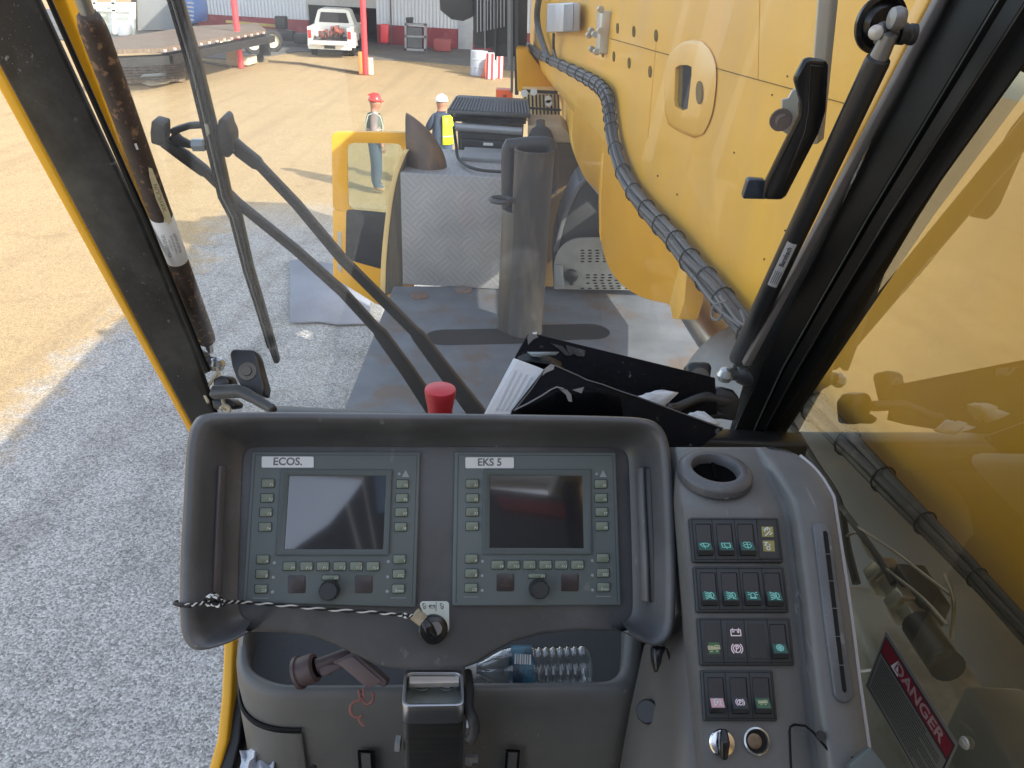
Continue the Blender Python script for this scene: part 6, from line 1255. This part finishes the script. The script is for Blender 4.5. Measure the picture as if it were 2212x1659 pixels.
# outside metal strip and bracket
st = thing('metal_strip', W.pt(1760,300,-.05), 'galvanised metal strip with rusty bolt outside the windscreen behind the handle', 'bracket')
b = MB(); b.ppx(W, [(1790,-200),(1838,-200),(1795,0),(1766,312),(1745,312),(1768,0)], -.075, -.069); b.use(M('strip_edge', (.42,.40,.34), .4, .7)); b.ppx(W, [(1838,-200),(1856,-200),(1811,0),(1780,300),(1766,312),(1795,0)], -.085, -.069); b.build('strip', M('zinc_pale', (.62,.58,.50), .5, .3, var=.1, scale=6, col2=(.6,.45,.36), amt=.4), st, bevel=.001)
b = MB(); b.ppx(W, [(1690,215),(1703,213),(1712,196),(1745,180),(1745,310),(1735,305),(1700,290),(1684,280),(1688,250)], -.075, -.070); b.build('bracket_plate', galv, st, bevel=.001)
b = MB(); o_ = W.pt(1686,258,-.07); b.lathe(o_, W.n, [(0,0),(.017,0),(.017,.004),(.010,.004),(.010,.016),(0,.016)], 16); b.build('bolt', rust, st)
# ---------------------------------------------------------------- wiper
wp = thing('windscreen_wiper', W.pt(900,870,-.05), 'long black parallelogram windscreen wiper with its blade standing upright outside the glass', 'wiper')
armm = M('wiper_black', (.012,.012,.012), .5, specks=.4, var=.3, bump=.15, bscale=300, col2=(.04,.038,.036), amt=.3, s2=20)
bladem = M('blade_black', (.012,.012,.012), .3, var=.4, scale=20, col2=(.12,.115,.10), amt=.27, s2=30)
def sz(px, v_d): return px/F*v_d
bl = [((345,-90),35),((381,0),33),((419,130),33),((452,266),33),((487,420),30),((510,465),27),((538,580),22),((563,660),19),((588,745),17),((599,781),12)]
pts = [W.pt(u, v, -.04) for (u, v), _ in bl]; dep = [(p-EYE).dot(FWD) for p in pts]
b = MB(); b.sweep(pts, W.n, [(sz(w_*.92,d_),.014) for (_, w_), d_ in zip(bl, dep)]); b.build('blade', bladem, wp, bevel=.002)
for off, wf, h_, mt in ((-.30,.16,.010,armm),(.26,.14,.010,armm),(-.04,.08,.012,M('blade_highlight',(.20,.20,.19),.35))):  # last rail is a pale line painted as the blade's highlight
    b = MB(); q_ = [W.pt(u+off*w_, v, -.040) + W.n*h_ for (u, v), w_ in bl[:9]]; b.sweep(q_, W.n, [(sz(w_*wf,d_),.005) for (_, w_), d_ in zip(bl[:9], dep)]); b.build('blade_rail_or_highlight', mt, wp)
def arm(seq, name, h=-.055, th=.016):
    p_ = [W.pt(u, v, h) for u, v, _ in seq]; d_ = [(q_-EYE).dot(FWD) for q_ in p_]
    b = MB(); b.sweep(p_, W.n, [(sz(w_,dd),th) for (_,_,w_), dd in zip(seq, d_)]); return b.build(name, armm, wp, bevel=.003)
arm([(352,305,20),(400,338,26),(440,368,24),(448,374,18),(516,440,18),(640,540,19),(740,630,20),(815,712,20),(822,720,27),(880,800,30),(935,882,34),(960,920,34)], 'arm')
arm([(486,290,22),(520,325,30),(555,352,28),(562,358,19),(640,440,20),(740,560,21),(820,640,21),(895,715,21),(903,724,28),(960,800,32),(1025,885,38),(1050,920,38)], 'arm')
arm([(348,258,26),(347,285,30),(346,307,24)], 'arm_knuckle', -.05, .03)
arm([(372,286,16),(385,279,13),(410,271,12),(440,269,12)], 'link_bar'); arm([(372,290,22),(388,305,20),(410,312,12),(450,316,11)], 'link_bar')
b = MB(); b.ppx(W, crv([(470,262),(478,256),(487,262),(492,280),(500,300),(498,335),(488,342),(476,330),(465,300)],3), -.07, -.03); b.build('pivot_plate', armm, wp, bevel=.004)
for u, v in ((431,313),(494,313)):
    b = MB(); o_ = W.pt(u, v, -.05); b.lathe(o_-W.x*.01, W.x, [(0,0),(.010,0),(.010,.018),(0,.018)], 6); b.build('bolt', M('bolt_bluegrey', (.3,.34,.38), .4, .7), wp)
b = MB(); b.ppx(W, [(440,268),(447,270),(452,290),(446,296)], -.03, -.024); b.build('pale_chip', M('chip_pale', (.45,.44,.36), .6), wp, bevel=.001)
# ---------------------------------------------------------------- window latches
def latch(lab, knob, kd, lever, block, ld=1.33, sgn=1):
    t = thing('window_latch', P(*lever[0][:2], ld), lab, 'latch', 'windscreen latches')
    b = MB(); FP = Pl(P(knob[0][0], knob[0][1], kd), -FWD*.8+V(0,-.3,.4), RT); b.ppx(FP, knob, -.025, .012); b.build('knob', blackp, t, bevel=.010, seg=3)
    cx = sum(p[0] for p in knob)/len(knob); cy = sum(p[1] for p in knob)/len(knob)
    b = MB(); b.lathe(FP.pt(cx, cy, .012), FP.n, [(.018,-.002),(.016,.002),(.009,.003),(.008,.006),(0,.006)], 16); b.build('knob_screw', M('latch_bolt', (.12,.11,.09), .5, .4), t)
    b = MB(); p_ = [P(u, v, ld-.01*i) for i, (u, v, w_) in enumerate(lever)]; b.sweep(smoothpath(p_,3), V(0,-.5,.85), [(sz(1,ld)*(lever[min(int(i/3),len(lever)-1)][2])*.8, .018) for i in range(3*(len(lever)-1)+1)]); b.build('lever', M('lever_dark', (.05,.05,.05), .38, var=.2), t, bevel=.005)
    for bl_ in block:
        b = MB(); b.ppx(Pl(P(bl_[0][0], bl_[0][1], ld+.02), -FWD, RT), bl_, -.04, .0); b.build('latch_block', blackp, t, bevel=.006)
    return t
latch('left window latch with tall oblong knob and bent lever beside the rusty strut', [(495,762),(503,753),(548,755),(556,772),(563,800),(573,836),(570,856),(545,850),(522,838),(509,815),(500,790)], 1.36,
 [(459,848,36),(490,846,34),(520,846,30),(548,860,26),(572,874,24),(592,886,26)], [[(458,818),(478,810),(493,815),(500,830),(490,842),(460,842)],[(455,862),(495,862),(512,874),(508,885),(460,885)]])
latch('right window latch partly hidden by the open binder at the right pillar', [(1484,790),(1490,779),(1538,780),(1540,795),(1534,835),(1524,858),(1500,852),(1486,828)], 1.34,
 [(1575,866,26),(1548,862,26),(1520,858,22),(1490,868,22),(1462,880,22),(1440,882,18)], [[(1545,838),(1560,835),(1585,842),(1600,860),(1590,910),(1560,905),(1540,880),(1535,858)],[(1514,890),(1540,880),(1570,890),(1570,905),(1530,905)]], 1.33, -1)
# cord hanging from the left strut joint
b = MB(); b.tube(smoothpath([P(468,795,1.38), P(474,812,1.37), P(478,840,1.36), P(482,865,1.35), P(488,884,1.34)], 4), .0035, 7); b.tube(smoothpath([P(476,884,1.34),P(486,876,1.34),P(496,884,1.34),P(488,892,1.34)],4), .004, 7); b.tube(smoothpath([P(470,806,1.37), P(452,830,1.36), P(440,845,1.37), P(450,870,1.36)],4), .003, 6)
tag(b.build('twine', tan), 'thin knotted tan twine hanging below the rusty strut joint', 'twine')
# ---------------------------------------------------------------- torn black binder with papers
bb = thing('ring_binder', P(1300,930,1.2), 'torn black ring binder lying open behind the monitor console', 'binder')
vin = M('binder_vinyl', (.004,.0045,.007), .5, var=.6, scale=9, bump=.5, bscale=90, col2=(.02,.021,.026), amt=.26, s2=16, spec=.12, scr=.25)
board = M('board_edge', (.30,.29,.28), .7, var=.2, scale=40)
paper = M('paper', (.74,.77,.79), .7, var=.05, stretch=(1,1,40), scale=10)
BK = Pl(P(1300,800,1.30), V(.05,-.9,.45), RT)
b = MB(); b.ppx(BK, [(1139,724),(1145,720),(1160,722),(1505,806),(1545,816),(1550,895),(1500,902),(1380,910),(1105,910),(1095,900),(1113,770)], -.005, .0); b.build('back_cover', vin, bb, bevel=.0015)
b = MB(); b.ppx(BK, [(1139,727),(1145,720),(1159,722),(1163,728),(1152,733),(1141,745)], .0, .002); b.use(paper); b.ppx(BK, [(1150,718),(1160,717),(1159,722),(1152,722)], -.004,.003); b.build('torn_corner', M('vinyl_film', (.16,.155,.15), .35, var=.3), bb, smooth=False)
film = M('film_dark', (.05,.052,.055), .25, var=.5, scale=60)
for q_ in ([(1190,742),(1215,747),(1232,768),(1222,768),(1205,752)], [(1222,745),(1265,757),(1262,770),(1248,770),(1240,764),(1232,768),(1226,758)]):
    b = MB(); b.ppx(BK, q_, .001, .004); b.build('torn_film', film, bb, smooth=False)
FR = Pl(P(1250,880,1.14), V(.10,-.85,.52), RT)
# curled inner flap
b = MB(); rows = []
for i, (u0, v0, u1, v1) in enumerate(((1118,770,1122,800),(1140,762,1150,800),(1165,765,1178,805),(1190,770,1202,806),(1212,782,1214,812),(1219,800,1220,825))): rows.append([P(u0,v0,1.22), P((u0+u1)/2,(v0+v1)/2,1.20), P(u1,v1,1.21)])
b.grid(rows); b.build('inner_flap', vin, bb, solid=.002)
b = MB(); b.poly([P(1138,760,1.215), P(1208,760,1.215), P(1200,767,1.213), P(1172,768,1.213), P(1157,778,1.213), P(1146,766,1.213)]); b.build('pocket_edge', M('pocket_grey', (.26,.30,.32), .4), bb, solid=.001)
# page block
b = MB(); n_ = 13
for k in range(n_):
    f = k/(n_-1); h_ = f*.030
    j = lambda a: a*math.sin(k*2.3+a)
    q_ = [(1112+22*f*2.2+j(1.5),773+6*f+j(2)),(1175,797-3*f),(1108+10,886+12),(1046+ (1-f)*4+j(1.5),886+12)]
    q_ = [(1110+j(2)+ (f)*10, 774+f*5), (1176-(1-f)*14+j(1), 799-(1-f)*6), (1112, 905), (1040+f*3, 905)]
    b.ppx(FR, q_, -.032+h_, -.032+h_+.0016)
b.build('page_block', paper, bb, smooth=False)
b = MB()
for k in range(4): b.ppx(FR, [(1112+k*12,800+k*4),(1116+k*12,801+k*4),(1075+k*11,886),(1070+k*11,886)], -.0002, .0008)
b.build('page_fold', M('paper_fold', (.60,.65,.68), .7), bb, smooth=False)
b = MB(); b.ppx(FR, [(1190,787),(1197,789),(1250,812),(1300,830),(1380,857),(1562,924),(1560,930),(1514,967),(1500,985),(1080,985),(1105,888),(1176,797)], .006, .010); b.build('front_cover', vin, bb, bevel=.0012)
b = MB(); b.ppx(FR, [(1190,786),(1198,789),(1196,798),(1178,806),(1172,812),(1176,797)], .010, .0115); b.build('torn_corner', board, bb, smooth=False)
b = MB(); b.tube([FR.pt(u,v,.011) for u,v in ((1198,789),(1250,812),(1268,821),(1300,830),(1340,845),(1380,858),(1562,925))], .0012, 5); b.tube([FR.pt(u,v,.011) for u,v in ((1176,798),(1150,838),(1110,888))], .0012, 5); b.build('cover_edge', M('edge_grey', (.12,.115,.11), .5), bb)
b = MB(); rows = []
fl = [(1113,885),(1140,872),(1170,855),(1190,842),(1203,836),(1218,840),(1240,842),(1262,838),(1285,838),(1310,843),(1340,858)]
for i, (u, v) in enumerate(fl): rows.append([FR.pt(u, v, .018+.004*math.sin(i*1.7)), FR.pt(u+2, v+12, .016), FR.pt(u+6, 900, .0105)])
b.grid(rows); b.build('torn_vinyl_sheet', vin, bb, solid=.0008)
b = MB(); b.tube([FR.pt(u, v, .019+.004*math.sin(i*1.7)) for i, (u, v) in enumerate(fl[:6])], .0014, 5)
for q_ in ([(1203,836),(1225,842),(1234,852),(1236,868),(1228,867),(1222,852)], [(1236,842),(1262,836),(1256,850),(1246,846)]): b.poly([FR.pt(u, v, .021) for u, v in q_])
b.build('torn_edge', M('edge_film', (.22,.22,.22), .35), bb)
def sheets(fan):
    for k in range(5):
        f = k/4; rows = []; b = MB()
        A_, B_, C_, D_ = fan
        for i in range(5):
            g_ = i/4; top = V(A_[0]+(B_[0]-A_[0])*g_, A_[1]+(B_[1]-A_[1])*g_, 0); bot = V(D_[0]+(C_[0]-D_[0])*g_, D_[1]+(C_[1]-D_[1])*g_, 0); row = []
            for h_ in range(4):
                q = top.lerp(bot, h_/3); row.append(P(q.x - 9*f*(1-g_) + 4*math.sin(k*2+i), q.y + 5*f + 2.2*math.sin(i*1.9+k), 1.235-.022*f+.004*math.sin(i*2.2+k+h_)))
            rows.append(row)
        b.grid(rows); b.build('loose_sheet', paper, bb, solid=.0005, angle=80)
sheets([(1368,860),(1430,840),(1462,846),(1425,884)]); sheets([(1474,898),(1516,886),(1553,914),(1532,918)])
# ---------------------------------------------------------------- danger sticker on the side window
S0 = S; S = Pl(S0.o, S0.n, S0.x)
ds = thing('danger_sticker', S.pt(1970,1500,.002), 'tilted danger sticker with red band on the side window', 'sticker')
q4 = [S.hit(1913,1374,.0015), S.hit(2062,1610,.0015), S.hit(2012,1700,.0015), S.hit(1872,1481,.0015)]
a_, c_, d_ = Vector(q4[0]), Vector(q4[1]), Vector(q4[3]); ex = (c_-a_); Wd = ex.length; ex.normalize(); ey = (d_-a_); Hd = ey.length; ey.normalize(); ang = math.atan2(ex.y, ex.x)
print('sticker', Wd, Hd, ang, ey)
def sk(x, y): return tuple(a_ + ex*x*Wd + (d_-a_)*y)
def skq(x0_, y0_, x1_, y1_): return [sk(x0_,y0_), sk(x1_,y0_), sk(x1_,y1_), sk(x0_,y1_)]
b = MB(); b.prism(S, skq(-.02,-.06,1.02,1.04), .0004, .0008); b.use(ink); b.prism(S, skq(0,0,1,1), .0008, .0012)
b.use(M('danger_red', (.20,.015,.03), .6, var=.1)); b.prism(S, skq(.012,.03,.988,.27), .0012, .0015)
b.use(M('sticker_grey', (.17,.17,.155), .7)); b.prism(S, skq(.014,.31,.986,.97), .0012, .0015)
b.use(label_w); b.prism(S, [sk(.17,.255), sk(.225,.05), sk(.28,.255)], .0015, .0018)
b.use(ink); b.text(S, '!', *sk(.225,.18), .0020, Hd*.15, ang)
x, y = sk(.55,.15); b.use(M('danger_text', (.40,.28,.29), .5)); b.text(S, 'DANGER', x, y, .0019, Hd*.24, ang, 1.25, bold=.0006)
b.use(M('small_print', (.05,.06,.05), .6)); rnd = random.Random(3)
for i in range(13):
    yy = .36+i*.045; x_ = .05
    while x_ < (.93 if i % 4 else .7):
        w_ = rnd.uniform(.01,.05); b.ribbon(S, [sk(x_,yy), sk(min(.95,x_+w_),yy)], Hd*.022, .0017); x_ += w_+.012
b.build('sheet', M('sticker_border', (.2,.2,.185), .6), ds, smooth=False, flip=False)
# suction cup like fitting on the pane
b = MB(); o_ = S.pt(2084,1605,.003); b.lathe(o_, S.n, [(.008,0),(.007,.002),(.004,.003),(.004,.005),(0,.005)], 20); tag(b.build('glass_fitting', galv), 'small metal pane fitting right of the danger sticker', 'fitting')
